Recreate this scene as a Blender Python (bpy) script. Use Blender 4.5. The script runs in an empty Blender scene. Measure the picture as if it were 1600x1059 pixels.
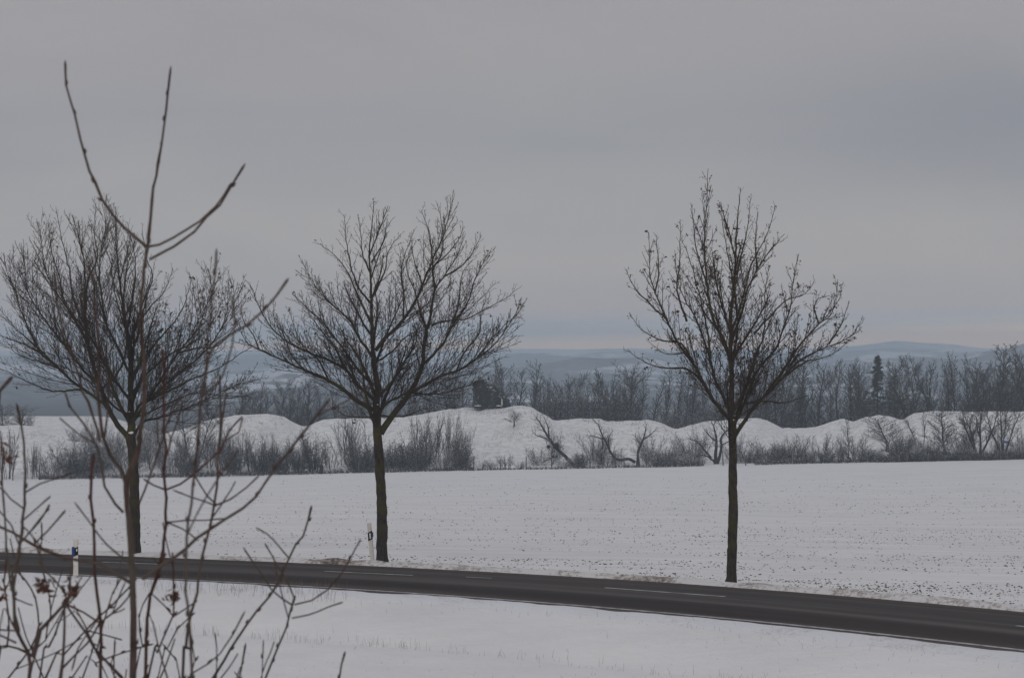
import bpy, math, random
import numpy as np
from mathutils import Vector
R = math.radians
sc = bpy.context.scene

# ------------------------------------------------------------------ camera
CAMH = 5.4                      # eye height above the road
F = 55.0 / 23.6 * 1600.0        # focal length in photo pixels
HZ = 550.0                      # horizon row in the photo
cd = bpy.data.cameras.new('camera')
cam = bpy.data.objects.new('camera', cd)
sc.collection.objects.link(cam)
sc.camera = cam
cam.location = (0, 0, CAMH)
cam.rotation_euler = (R(90), 0, 0)
cd.lens = 55.0
cd.sensor_width = 23.6
cd.shift_y = (HZ - 529.5) / 1600.0
cd.clip_start = 0.1
cd.clip_end = 60000
cd.dof.use_dof = True
cd.dof.focus_distance = 62.0
cd.dof.aperture_fstop = 9.0

# ------------------------------------------------------------------ world, sun, exposure
w = bpy.data.worlds.new('World')
sc.world = w
w.use_nodes = True
nt = w.node_tree
nt.nodes.clear()
def N(tree, typ, **kw):
    n = tree.nodes.new(typ)
    for k, v in kw.items():
        setattr(n, k, v)
    return n
SUN_EL, SUN_AZ = 28.0, 200.0
out = N(nt, 'ShaderNodeOutputWorld')
bg = N(nt, 'ShaderNodeBackground')
bg.inputs['Strength'].default_value = 0.1
nt.links.new(bg.outputs[0], out.inputs[0])
sky = N(nt, 'ShaderNodeTexSky', sky_type='NISHITA')
sky.sun_disc = False
sky.sun_elevation = R(SUN_EL)
sky.sun_rotation = R(SUN_AZ)
tc = N(nt, 'ShaderNodeTexCoord')
sep = N(nt, 'ShaderNodeSeparateXYZ')
nt.links.new(tc.outputs['Generated'], sep.inputs[0])
# cloud deck: grey with soft horizontal banding, slightly tilted
mp = N(nt, 'ShaderNodeMapping')
mp.inputs['Scale'].default_value = (2.6, 2.6, 15.0)
mp.inputs['Rotation'].default_value = (0, R(-1.0), 0)
nt.links.new(tc.outputs['Generated'], mp.inputs[0])
nz = N(nt, 'ShaderNodeTexNoise')
nz.inputs['Scale'].default_value = 1.6
nz.inputs['Detail'].default_value = 5.0
nz.inputs['Roughness'].default_value = 0.5
nz.inputs['Distortion'].default_value = 0.4
nt.links.new(mp.outputs[0], nz.inputs['Vector'])
tilt = N(nt, 'ShaderNodeMath', operation='MULTIPLY_ADD')     # z - 0.03*x  (bands sit a little lower on one side)
nt.links.new(sep.outputs[0], tilt.inputs[0])
tilt.inputs[1].default_value = -0.022
nt.links.new(sep.outputs[2], tilt.inputs[2])
wob = N(nt, 'ShaderNodeMath', operation='MULTIPLY_ADD')
nt.links.new(nz.outputs[0], wob.inputs[0])
wob.inputs[1].default_value = 0.07
nt.links.new(tilt.outputs[0], wob.inputs[2])
wsub = N(nt, 'ShaderNodeMath', operation='SUBTRACT')
nt.links.new(wob.outputs[0], wsub.inputs[0])
wsub.inputs[1].default_value = 0.035
low = N(nt, 'ShaderNodeValToRGB')      # near the horizon: no wobble
wide = N(nt, 'ShaderNodeValToRGB')
def ramp(node, stops):
    cr = node.color_ramp
    while len(cr.elements) > 1:
        cr.elements.remove(cr.elements[-1])
    cr.elements[0].position = stops[0][0]
    cr.elements[0].color = (*stops[0][1], 1)
    for p, c in stops[1:]:
        e = cr.elements.new(p)
        e.color = (*c, 1)
# positions are direction z
ramp(wide, [(0.0, (.42, .400, .395)), (.03, (.42, .395, .388)), (.05, (.380, .368, .370)), (.075, (.325, .324, .342)),
            (.10, (.296, .300, .326)), (.125, (.320, .313, .331)), (.16, (.330, .316, .331)), (.3, (.39, .40, .43)), (1.0, (.50, .525, .585))])
ramp(low, [(0.0, (2.4, 1.40, .62)), (.0045, (2.0, 1.25, .62)), (.0075, (.86, .72, .60)), (.0105, (.56, .54, .55)), (.0145, (.60, .49, .46)), (.03, (.425, .385, .376))])
nt.links.new(wsub.outputs[0], wide.inputs[0])
nt.links.new(tilt.outputs[0], low.inputs[0])
mr = N(nt, 'ShaderNodeMapRange')
mr.inputs['From Min'].default_value = 0.014
mr.inputs['From Max'].default_value = 0.03
nt.links.new(sep.outputs[2], mr.inputs[0])
mx = N(nt, 'ShaderNodeMix', data_type='RGBA')
nt.links.new(mr.outputs[0], mx.inputs['Factor'])
nt.links.new(low.outputs[0], mx.inputs['A'])
nt.links.new(wide.outputs[0], mx.inputs['B'])
mul = N(nt, 'ShaderNodeMix', data_type='RGBA', blend_type='MULTIPLY')
mul.inputs['Factor'].default_value = 1.0
nz2 = N(nt, 'ShaderNodeTexNoise')
nz2.inputs['Scale'].default_value = 5.0; nz2.inputs['Detail'].default_value = 6.0; nz2.inputs['Roughness'].default_value = .55; nz2.inputs['Distortion'].default_value = .8
mp2 = N(nt, 'ShaderNodeMapping'); mp2.inputs['Scale'].default_value = (1, 1, 3.2); mp2.inputs['Rotation'].default_value = (0, R(14), 0)
nt.links.new(tc.outputs['Generated'], mp2.inputs[0]); nt.links.new(mp2.outputs[0], nz2.inputs['Vector'])
crm = N(nt, 'ShaderNodeValToRGB'); ramp(crm, [(.3, (.89, .905, .935)), (.7, (1.0, .995, .99))])
nt.links.new(nz2.outputs[0], crm.inputs[0])
m10 = N(nt, 'ShaderNodeMix', data_type='RGBA', blend_type='MULTIPLY'); m10.inputs['Factor'].default_value = 1; m10.inputs['B'].default_value = (10.45, 10.15, 9.98, 1)
nt.links.new(crm.outputs[0], m10.inputs['A']); cur = m10.outputs['Result']
for ctr, rad_, dark in (((.20, 1.0, .092), .11, (.80, .825, .87)), ((-.235, 1.0, .062), .10, (.93, .94, .965)), ((.02, 1.0, .10), .07, (.98, 1.0, .99))):
    v1 = N(nt, 'ShaderNodeVectorMath', operation='SUBTRACT'); nt.links.new(tc.outputs['Generated'], v1.inputs[0]); v1.inputs[1].default_value = ctr
    v2 = N(nt, 'ShaderNodeVectorMath', operation='MULTIPLY'); nt.links.new(v1.outputs[0], v2.inputs[0]); v2.inputs[1].default_value = (.8, .3, 2.2)
    wv = N(nt, 'ShaderNodeVectorMath', operation='MULTIPLY_ADD'); nt.links.new(nz2.outputs['Color'], wv.inputs[0]); wv.inputs[1].default_value = (.08, 0, .08); nt.links.new(v2.outputs[0], wv.inputs[2])
    wo = N(nt, 'ShaderNodeVectorMath', operation='ADD'); nt.links.new(wv.outputs[0], wo.inputs[0]); wo.inputs[1].default_value = (-.04, 0, -.04)
    ln = N(nt, 'ShaderNodeVectorMath', operation='LENGTH'); nt.links.new(wo.outputs[0], ln.inputs[0])
    mr1 = N(nt, 'ShaderNodeMapRange', interpolation_type='SMOOTHSTEP'); mr1.inputs['From Min'].default_value = 0; mr1.inputs['From Max'].default_value = rad_; mr1.inputs['To Min'].default_value = 1; mr1.inputs['To Max'].default_value = 0
    nt.links.new(ln.outputs['Value'], mr1.inputs[0])
    mm1 = N(nt, 'ShaderNodeMix', data_type='RGBA', blend_type='MULTIPLY'); nt.links.new(mr1.outputs[0], mm1.inputs['Factor']); nt.links.new(cur, mm1.inputs['A']); mm1.inputs['B'].default_value = (*dark, 1)
    cur = mm1.outputs['Result']
nt.links.new(cur, mul.inputs['B'])
nt.links.new(mx.outputs['Result'], mul.inputs['A'])
mix = N(nt, 'ShaderNodeMix', data_type='RGBA')
mix.inputs['Factor'].default_value = 0.04
nt.links.new(mul.outputs['Result'], mix.inputs['A'])
nt.links.new(sky.outputs[0], mix.inputs['B'])
nt.links.new(mix.outputs['Result'], bg.inputs['Color'])

sl = bpy.data.lights.new('sun', 'SUN')
sl.energy = 0.5
sl.angle = R(25)
sl.color = (1.0, .97, .93)
so = bpy.data.objects.new('sun', sl)
sc.collection.objects.link(so)
a = R(SUN_AZ)
dirv = Vector((math.sin(a) * math.cos(R(SUN_EL)), math.cos(a) * math.cos(R(SUN_EL)), math.sin(R(SUN_EL))))
so.rotation_euler = dirv.to_track_quat('Z', 'Y').to_euler()
so.location = (0, 0, 50)
sc.view_settings.view_transform = 'Standard'
sc.view_settings.look = 'None'
sc.view_settings.gamma = 1.0
sc.view_settings.exposure = 0.0
sc.cycles.max_bounces = 5
sc.cycles.diffuse_bounces = 3
sc.cycles.volume_bounces = 4
sc.cycles.transparent_max_bounces = 4
sc.cycles.use_adaptive_sampling = False
sc.cycles.use_denoising = True

# ------------------------------------------------------------------ helpers
C = sc.collection
def tag(o, label=None, cat=None, group=None, kind=None):
    if label: o['label'] = label
    if cat: o['category'] = cat
    if group: o['group'] = group
    if kind: o['kind'] = kind
    return o
def empty(name, loc, label=None, cat=None, group=None):
    o = bpy.data.objects.new(name, None)
    o.empty_display_size = .2
    C.objects.link(o)
    o.location = loc
    return tag(o, label, cat, group)
def link(name, me, parent=None):
    o = bpy.data.objects.new(name, me)
    C.objects.link(o)
    if parent is not None:
        o.parent = parent
    return o
def np_mesh(name, V, quads=None, tris=None, mat=None, smooth=True, uv=None):
    me = bpy.data.meshes.new(name)
    V = np.asarray(V, dtype=np.float32)
    nq = 0 if quads is None else len(quads)
    ntr = 0 if tris is None else len(tris)
    idx = []
    if nq: idx.append(np.asarray(quads, dtype=np.int32).ravel())
    if ntr: idx.append(np.asarray(tris, dtype=np.int32).ravel())
    idx = np.concatenate(idx)
    me.vertices.add(len(V))
    me.vertices.foreach_set('co', V.ravel())
    me.loops.add(len(idx))
    me.loops.foreach_set('vertex_index', idx)
    me.polygons.add(nq + ntr)
    st = np.concatenate([np.arange(nq) * 4, nq * 4 + np.arange(ntr) * 3]).astype(np.int32)
    me.polygons.foreach_set('loop_start', st)
    me.polygons.foreach_set('use_smooth', np.full(nq + ntr, smooth, dtype=bool))
    if uv is not None:
        l = me.uv_layers.new(name='UVMap')
        l.data.foreach_set('uv', np.asarray(uv, dtype=np.float32)[idx].ravel())
    me.update(calc_edges=True)
    if mat is not None:
        me.materials.append(mat)
    return me
def pt(px, py, Y):
    """photo pixel and true distance -> world point"""
    return np.array([(px - 800.0) / F * Y, Y, CAMH - (py - HZ) / F * Y])
def zoomed(ox, oy, s, pts):
    return [(ox + x * s, oy + y * s) for x, y in pts]

class Tubes:
    """collects many tapered tubes and builds them as one mesh"""
    def __init__(self, org=(0, 0, 0)):
        self.d = {}
        self.org = np.array(org, dtype=float)
    def add(self, pts, rad, sides=3):
        self.d.setdefault((len(pts), sides), []).append((pts, rad))
    def build(self, name, mat, smooth=True):
        Vs, Qs, Ts, off = [], [], [], 0
        rs = np.random.RandomState(3)
        for (n, k), items in self.d.items():
            Pt = np.array([i[0] for i in items], dtype=float)
            Ra = np.array([i[1] for i in items], dtype=float)
            m = len(items)
            T = np.gradient(Pt, axis=1)
            T /= np.linalg.norm(T, axis=2, keepdims=True) + 1e-12
            mean = T.mean(axis=1)
            mean /= np.linalg.norm(mean, axis=1, keepdims=True) + 1e-12
            ref = rs.normal(size=(m, 3))
            ref -= (ref * mean).sum(1, keepdims=True) * mean
            ref /= np.linalg.norm(ref, axis=1, keepdims=True) + 1e-12
            U = np.cross(T, ref[:, None, :])
            U /= np.linalg.norm(U, axis=2, keepdims=True) + 1e-12
            W = np.cross(T, U)
            an = np.arange(k) / k * 2 * np.pi
            ring = (np.cos(an)[None, None, :, None] * U[:, :, None, :] + np.sin(an)[None, None, :, None] * W[:, :, None, :])
            V = Pt[:, :, None, :] + ring * Ra[:, :, None, None]
            V = V.reshape(-1, 3)
            b = off + np.arange(m)[:, None, None] * (n * k)
            i = np.arange(n - 1)[None, :, None] * k
            j = np.arange(k)[None, None, :]
            j2 = (j + 1) % k
            q = np.stack([b + i + j, b + i + j2, b + i + k + j2, b + i + k + j], axis=-1).reshape(-1, 4)
            Vs.append(V); Qs.append(q)
            if k >= 3:      # close the tip
                e = off + np.arange(m)[:, None] * (n * k) + (n - 1) * k
                for t in range(1, k - 1):
                    Ts.append(np.concatenate([e, e + t, e + t + 1], axis=1))
            off += m * n * k
        V = np.concatenate(Vs) - self.org
        return np_mesh(name, V, np.concatenate(Qs), np.concatenate(Ts), mat, smooth)
    def count(self):
        return sum(len(v) for v in self.d.values())

def catmull(P, step):
    P = [np.array(p, dtype=float) for p in P]
    P = [2 * P[0] - P[1]] + P + [2 * P[-1] - P[-2]]
    o = []
    for i in range(1, len(P) - 2):
        L = np.linalg.norm(P[i + 1] - P[i])
        k = max(1, int(round(L / step)))
        for j in range(k):
            t = j / k
            o.append(.5 * ((2 * P[i]) + (P[i + 1] - P[i - 1]) * t + (2 * P[i - 1] - 5 * P[i] + 4 * P[i + 1] - P[i + 2]) * t * t + (3 * P[i] - P[i - 1] - 3 * P[i + 1] + P[i + 2]) * t ** 3))
    o.append(P[-2])
    return np.array(o)

def grow(B, path, rads, rng, lvl, par, tips=None):
    """side shoots along a branch, recursively; PAR is a list of dicts, one per level"""
    if lvl >= len(par): return
    p = par[lvl]
    path = [tuple(map(float, q)) for q in path]
    seg = [math.dist(path[i], path[i + 1]) for i in range(len(path) - 1)]
    L = sum(seg)
    if L < 1e-4: return
    n = L * (1 - p['start']) / p['sp']
    n = int(n) + (1 if rng.random() < n - int(n) else 0)
    ph = rng.random() * 6.28
    for k in range(n):
        t = p['start'] + (p.get('end', 1) - p['start']) * (k + rng.random()) / n
        s = t * L
        i = 0
        while i < len(seg) - 1 and s > seg[i]:
            s -= seg[i]; i += 1
        f = min(1, s / (seg[i] + 1e-9))
        A, Bp = path[i], path[i + 1]
        pos = [A[c] + (Bp[c] - A[c]) * f for c in range(3)]
        tan = [(Bp[c] - A[c]) / (seg[i] + 1e-9) for c in range(3)]
        rp = rads[i] + (rads[i + 1] - rads[i]) * f
        ph += 2.4 + rng.uniform(-.5, .5)
        # perpendicular
        ux, uy, uz = (-tan[1], tan[0], 0.0) if abs(tan[2]) < .95 else (1.0, 0.0, 0.0)
        un = math.sqrt(ux * ux + uy * uy + uz * uz) + 1e-9
        ux /= un; uy /= un; uz /= un
        vx = tan[1] * uz - tan[2] * uy; vy = tan[2] * ux - tan[0] * uz; vz = tan[0] * uy - tan[1] * ux
        cs, sn = math.cos(ph), math.sin(ph)
        sx, sy, szz = ux * cs + vx * sn, uy * cs + vy * sn, uz * cs + vz * sn
        an = R(rng.uniform(*p['ang']))
        ca, sa = math.cos(an), math.sin(an)
        d = [tan[0] * ca + sx * sa, tan[1] * ca + sy * sa, tan[2] * ca + szz * sa + p['up']]
        dn = math.sqrt(sum(q * q for q in d)); d = [q / dn for q in d]
        ln = min(L * p['fac'], p['max']) * (1 - p.get('tl', .55) * t) * rng.uniform(.55, 1.15)
        if ln < .03: continue
        np_ = p['n']
        pts = [tuple(pos)]
        for q in range(np_ - 1):
            stp = ln / (np_ - 1)
            d[2] += p['bend'] / (np_ - 1)
            for c in range(3): d[c] += rng.gauss(0, p.get('wig', .10))
            dn = math.sqrt(sum(z * z for z in d)); d = [z / dn for z in d]
            pos = [pos[c] + d[c] * stp for c in range(3)]
            pts.append(tuple(pos))
        r0 = min(rp * .7, p['r'] * (.5 + .5 * ln / p['max']))
        r1 = p['rt']
        r0 = max(r0, r1)
        rr = [r0 + (r1 - r0) * q / (np_ - 1) for q in range(np_)]
        B.add(pts, rr, p.get('k', 3))
        if tips is not None: tips.append((pts[-1], lvl))
        grow(B, pts, rr, rng, lvl + 1, par, tips)

# ------------------------------------------------------------------ materials
def mat(name):
    m = bpy.data.materials.new(name)
    m.use_nodes = True
    t = m.node_tree
    b = t.nodes['Principled BSDF']
    b.inputs['Roughness'].default_value = .85
    b.inputs['Specular IOR Level'].default_value = .2
    return m, t, b
def noise(t, scale, detail=4, vec=None, rough=.55):
    n = N(t, 'ShaderNodeTexNoise')
    n.inputs['Scale'].default_value = scale
    n.inputs['Detail'].default_value = detail
    n.inputs['Roughness'].default_value = rough
    if vec is not None: t.links.new(vec, n.inputs['Vector'])
    return n
def cramp(t, fac, stops):
    r = N(t, 'ShaderNodeValToRGB')
    ramp(r, stops)
    t.links.new(fac, r.inputs[0])
    return r
def bump(t, b, h, strength, dist):
    n = N(t, 'ShaderNodeBump')
    n.inputs['Strength'].default_value = strength
    n.inputs['Distance'].default_value = dist
    t.links.new(h, n.inputs['Height'])
    t.links.new(n.outputs[0], b.inputs['Normal'])
    return n
def geo_pos(t):
    return N(t, 'ShaderNodeNewGeometry').outputs['Position']
def mapped(t, vec, scale, rot=(0, 0, 0)):
    m = N(t, 'ShaderNodeMapping')
    m.inputs['Scale'].default_value = scale
    m.inputs['Rotation'].default_value = rot
    t.links.new(vec, m.inputs[0])
    return m.outputs[0]

def bark(name, dark, light, scale=14, snow=0.0, moss=None, obj=True):
    m, t, b = mat(name)
    p = N(t, 'ShaderNodeTexCoord').outputs['Object']
    n = noise(t, scale, 5, mapped(t, p, (1, 1, .3)))
    c = cramp(t, n.outputs[0], [(.3, dark), (.7, light)])
    col = c.outputs[0]
    if moss:
        n2 = noise(t, 2.3, 4, p)
        f = cramp(t, n2.outputs[0], [(.5, (0, 0, 0)), (.62, (1, 1, 1))])
        x = N(t, 'ShaderNodeMix', data_type='RGBA')
        t.links.new(f.outputs[0], x.inputs['Factor']); t.links.new(col, x.inputs['A']); x.inputs['B'].default_value = (*moss, 1)
        col = x.outputs['Result']
    if snow > 0:
        g = N(t, 'ShaderNodeNewGeometry')
        s = N(t, 'ShaderNodeSeparateXYZ'); t.links.new(g.outputs['Normal'], s.inputs[0])
        n3 = noise(t, 1.7, 3, p)
        ad = N(t, 'ShaderNodeMath', operation='MULTIPLY_ADD')
        t.links.new(n3.outputs[0], ad.inputs[0]); ad.inputs[1].default_value = 1.6; t.links.new(s.outputs[2], ad.inputs[2])
        mr_ = N(t, 'ShaderNodeMapRange')
        mr_.inputs['From Min'].default_value = 1.75 - snow; mr_.inputs['From Max'].default_value = 1.95 - snow
        t.links.new(ad.outputs[0], mr_.inputs[0])
        x = N(t, 'ShaderNodeMix', data_type='RGBA')
        t.links.new(mr_.outputs[0], x.inputs['Factor']); t.links.new(col, x.inputs['A']); x.inputs['B'].default_value = (.75, .76, .8, 1)
        col = x.outputs['Result']
    t.links.new(col, b.inputs['Base Color'])
    bump(t, b, n.outputs[0], .5, .02)
    return m

M = {}
M['bark_dark'] = bark('bark_dark', (.020, .017, .015), (.055, .045, .040), 16, moss=(.050, .052, .022))
M['bark_trunk'] = bark('bark_trunk', (.016, .014, .012), (.060, .050, .042), 22, moss=(.055, .050, .020))
M['twig_dark'] = bark('twig_dark', (.030, .024, .023), (.060, .048, .045), 10)
M['bark_shrub'] = bark('bark_shrub', (.034, .024, .022), (.098, .072, .066), 60, moss=(.085, .075, .066))
M['bark_red'] = bark('bark_red', (.040, .022, .020), (.090, .052, .047), 60)
M['bark_grey'] = bark('bark_grey', (.014, .012, .012), (.040, .034, .032), 4, snow=.04)
M['twig_grey'] = bark('twig_grey', (.022, .018, .017), (.052, .044, .040), 3, snow=.06)
M['twig_brush'] = bark('twig_brush', (.032, .027, .026), (.085, .072, .067), 2, snow=.50)
M['twig_dense'] = bark('twig_dense', (.022, .018, .018), (.060, .050, .047), 2, snow=.24)
M['seeds'] = bark('seeds', (.040, .028, .022), (.085, .060, .045), 8)
M['dead_leaf'] = bark('dead_leaf', (.060, .030, .022), (.13, .07, .05), 30)

m, t, b = mat('snow')           # one sheet for verge, field and mounds
pz = geo_pos(t)
n1 = noise(t, .35, 6, pz)
n2 = noise(t, 4.0, 5, pz)
n3 = noise(t, 2.0, 5, mapped(t, pz, (.12, 1.2, 1), (0, 0, R(-3))))
c = cramp(t, n1.outputs[0], [(.3, (.722, .712, .700)), (.7, (.795, .785, .770))])
# grass and soil that shows thinly through the snow
f = cramp(t, n2.outputs[0], [(.62, (0, 0, 0)), (.80, (.30, .30, .30))])
ms = N(t, 'ShaderNodeMath', operation='MULTIPLY'); t.links.new(f.outputs[0], ms.inputs[0])
f3 = cramp(t, n3.outputs[0], [(.45, (0, 0, 0)), (.75, (1, 1, 1))]); t.links.new(f3.outputs[0], ms.inputs[1])
x = N(t, 'ShaderNodeMix', data_type='RGBA')
t.links.new(ms.outputs[0], x.inputs['Factor']); t.links.new(c.outputs[0], x.inputs['A']); x.inputs['B'].default_value = (.30, .26, .22, 1)
sy_ = N(t, 'ShaderNodeSeparateXYZ'); t.links.new(pz, sy_.inputs[0])
# mounds: short grass shows through the crust
nm1 = noise(t, 1.6, 6, mapped(t, pz, (1, .6, 2.5)), .7)
fm = cramp(t, nm1.outputs[0], [(.46, (.0, .0, .0)), (.72, (.50, .50, .50))])
ym = N(t, 'ShaderNodeMapRange'); ym.inputs['From Min'].default_value = 251; ym.inputs['From Max'].default_value = 256; t.links.new(sy_.outputs[1], ym.inputs[0])
mm = N(t, 'ShaderNodeMath', operation='MULTIPLY'); t.links.new(fm.outputs[0], mm.inputs[0]); t.links.new(ym.outputs[0], mm.inputs[1])
x1 = N(t, 'ShaderNodeMix', data_type='RGBA'); t.links.new(mm.outputs[0], x1.inputs['Factor']); t.links.new(x.outputs['Result'], x1.inputs['A']); x1.inputs['B'].default_value = (.26, .245, .22, 1)
# far plain: woods and fields
nf1 = noise(t, .0022, 5, mapped(t, pz, (1, .55, 1)), .6)
ff = cramp(t, nf1.outputs[0], [(.34, (0, 0, 0)), (.37, (1, 1, 1)), (.62, (1, 1, 1)), (.66, (.1, .1, .1))])
yf2 = N(t, 'ShaderNodeMapRange'); yf2.inputs['From Min'].default_value = 372; yf2.inputs['From Max'].default_value = 395; t.links.new(sy_.outputs[1], yf2.inputs[0])
m2_ = N(t, 'ShaderNodeMath', operation='MULTIPLY'); t.links.new(ff.outputs[0], m2_.inputs[0]); t.links.new(yf2.outputs[0], m2_.inputs[1])
x2 = N(t, 'ShaderNodeMix', data_type='RGBA'); t.links.new(m2_.outputs[0], x2.inputs['Factor']); t.links.new(x1.outputs['Result'], x2.inputs['A']); x2.inputs['B'].default_value = (.045, .045, .048, 1)
t.links.new(x2.outputs['Result'], b.inputs['Base Color'])
nfu = noise(t, 1.6, 4, mapped(t, pz, (.05, 1, 1), (0, 0, R(-2))))
x3 = N(t, 'ShaderNodeMix', data_type='RGBA', blend_type='MULTIPLY'); x3.inputs['Factor'].default_value = 1
cfu = cramp(t, nfu.outputs[0], [(.35, (.88, .88, .89)), (.6, (1, 1, 1))])
ysn = N(t, 'ShaderNodeMath', operation='MULTIPLY_ADD'); sx_ = sy_.outputs[0]
t.links.new(sx_, ysn.inputs[0]); ysn.inputs[1].default_value = .61; t.links.new(sy_.outputs[1], ysn.inputs[2])
yfm = N(t, 'ShaderNodeMapRange'); yfm.inputs['From Min'].default_value = 58; yfm.inputs['From Max'].default_value = 66; t.links.new(ysn.outputs[0], yfm.inputs[0])
t.links.new(yfm.outputs[0], x3.inputs['Factor'])
nfm = N(t, 'ShaderNodeMath', operation='MULTIPLY'); t.links.new(nfu.outputs[0], nfm.inputs[0]); t.links.new(yfm.outputs[0], nfm.inputs[1])
t.links.new(x2.outputs['Result'], x3.inputs['A']); t.links.new(cfu.outputs[0], x3.inputs['B']); t.links.new(x3.outputs['Result'], b.inputs['Base Color'])
ab0 = N(t, 'ShaderNodeMath', operation='ADD'); t.links.new(n2.outputs[0], ab0.inputs[0]); t.links.new(n3.outputs[0], ab0.inputs[1])
ab = N(t, 'ShaderNodeMath', operation='MULTIPLY_ADD'); t.links.new(nfm.outputs[0], ab.inputs[0]); ab.inputs[1].default_value = 2.0; t.links.new(ab0.outputs[0], ab.inputs[2])
bump(t, b, ab.outputs[0], .55, .06)
b.inputs['Roughness'].default_value = .7
M['snow'] = m

m, t, b = mat('dirty_snow')
pz = geo_pos(t)
n1 = noise(t, .5, 5, pz); n2 = noise(t, 9, 5, pz, .7)
ad = N(t, 'ShaderNodeMath', operation='MULTIPLY_ADD'); t.links.new(n1.outputs[0], ad.inputs[0]); ad.inputs[1].default_value = 1.2; t.links.new(n2.outputs[0], ad.inputs[2])
c = cramp(t, ad.outputs[0], [(.95, (.66, .65, .66)), (1.0, (.66, .65, .66))])
ramp(c, [(.0, (.72, .71, .73)), (.54, (.68, .66, .65)), (.62, (.38, .34, .31)), (.70, (.13, .10, .085)), (.8, (.06, .05, .045))])
mrg = N(t, 'ShaderNodeMath', operation='MULTIPLY'); t.links.new(ad.outputs[0], mrg.inputs[0]); mrg.inputs[1].default_value = .5
t.links.new(mrg.outputs[0], c.inputs[0])
t.links.new(c.outputs[0], b.inputs['Base Color'])
bump(t, b, n2.outputs[0], .8, .05)
M['dirty_snow'] = m

m, t, b = mat('asphalt')
uvn = N(t, 'ShaderNodeTexCoord').outputs['UV']
su = N(t, 'ShaderNodeSeparateXYZ'); t.links.new(uvn, su.inputs[0])
band = cramp(t, su.outputs[1], [(0, (.13, .115, .11)), (.06, (.085, .074, .071)), (.18, (.050, .043, .041)), (.30, (.046, .040, .039)), (.40, (.082, .076, .074)),
                                (.55, (.078, .073, .071)), (.66, (.055, .051, .050)), (.80, (.078, .072, .070)), (.9, (.060, .054, .052)), (1, (.10, .085, .075))])
b.inputs['Specular IOR Level'].default_value = .03
nn = noise(t, 1.0, 5, mapped(t, uvn, (.05, 11, 1)))
cc = cramp(t, nn.outputs[0], [(.38, (.62, .58, .56)), (.62, (1.36, 1.30, 1.26))])
xm = N(t, 'ShaderNodeMix', data_type='RGBA', blend_type='MULTIPLY'); xm.inputs['Factor'].default_value = 1
t.links.new(band.outputs[0], xm.inputs['A']); t.links.new(cc.outputs[0], xm.inputs['B'])
nf = noise(t, 60, 3, geo_pos(t))
c2 = cramp(t, nf.outputs[0], [(.3, (.8, .8, .8)), (.7, (1.2, 1.2, 1.2))])
xm2 = N(t, 'ShaderNodeMix', data_type='RGBA', blend_type='MULTIPLY'); xm2.inputs['Factor'].default_value = 1
t.links.new(xm.outputs['Result'], xm2.inputs['A']); t.links.new(c2.outputs[0], xm2.inputs['B'])
t.links.new(xm2.outputs['Result'], b.inputs['Base Color'])
rr_ = cramp(t, nn.outputs[0], [(.35, (.62, .62, .62)), (.65, (.85, .85, .85))])
t.links.new(rr_.outputs[0], b.inputs['Roughness'])
bump(t, b, nf.outputs[0], .3, .01)
M['asphalt'] = m

m, t, b = mat('road_paint')
n = noise(t, 3.5, 5, geo_pos(t))
c = cramp(t, n.outputs[0], [(.35, (.22, .215, .21)), (.6, (.45, .44, .43))])
t.links.new(c.outputs[0], b.inputs['Base Color'])
M['paint'] = m

m, t, b = mat('soil')
n = noise(t, 3, 3, geo_pos(t))
c = cramp(t, n.outputs[0], [(.3, (.05, .043, .038)), (.7, (.15, .13, .115))])
t.links.new(c.outputs[0], b.inputs['Base Color'])
M['soil'] = m

def flat(name, col, rough=.6, var=.15, sc_=12):
    m, t, b = mat(name)
    n = noise(t, sc_, 4, N(t, 'ShaderNodeTexCoord').outputs['Object'])
    c = cramp(t, n.outputs[0], [(.3, tuple(v * (1 - var) for v in col)), (.7, tuple(min(1, v * (1 + var)) for v in col))])
    t.links.new(c.outputs[0], b.inputs['Base Color'])
    b.inputs['Roughness'].default_value = rough
    return m
M['white_plastic'] = flat('white_plastic', (.62, .59, .55), .5, .12)
M['black_plastic'] = flat('black_plastic', (.012, .012, .014), .4)
M['blue_plastic'] = flat('blue_plastic', (.022, .055, .20), .35, .1)
M['reflector'] = flat('reflector', (.72, .70, .70), .2, .05)
M['post_wood'] = flat('post_wood', (.09, .08, .075), .9, .3)
M['wire'] = flat('wire', (.10, .10, .10), .5)
M['straw'] = flat('straw', (.20, .17, .13), .9, .35, 3)
M['weeds'] = flat('weeds', (.16, .145, .13), .9, .4, 1)
M['needles'] = flat('needles', (.028, .030, .027), .8, .4, 3)
M['ivy'] = bark('ivy', (.016, .020, .020), (.060, .066, .064), 1.5, snow=.12)
M['shed_wall'] = flat('shed_wall', (.030, .034, .040), .9, .3, 3)
M['snow_lump'] = flat('snow_lump', (.76, .77, .80), .7, .03)
M['panel_blue'] = flat('panel_blue', (.03, .09, .33), .4, .1)
M['panel_white'] = flat('panel_white', (.75, .76, .80), .5, .05)

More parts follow.
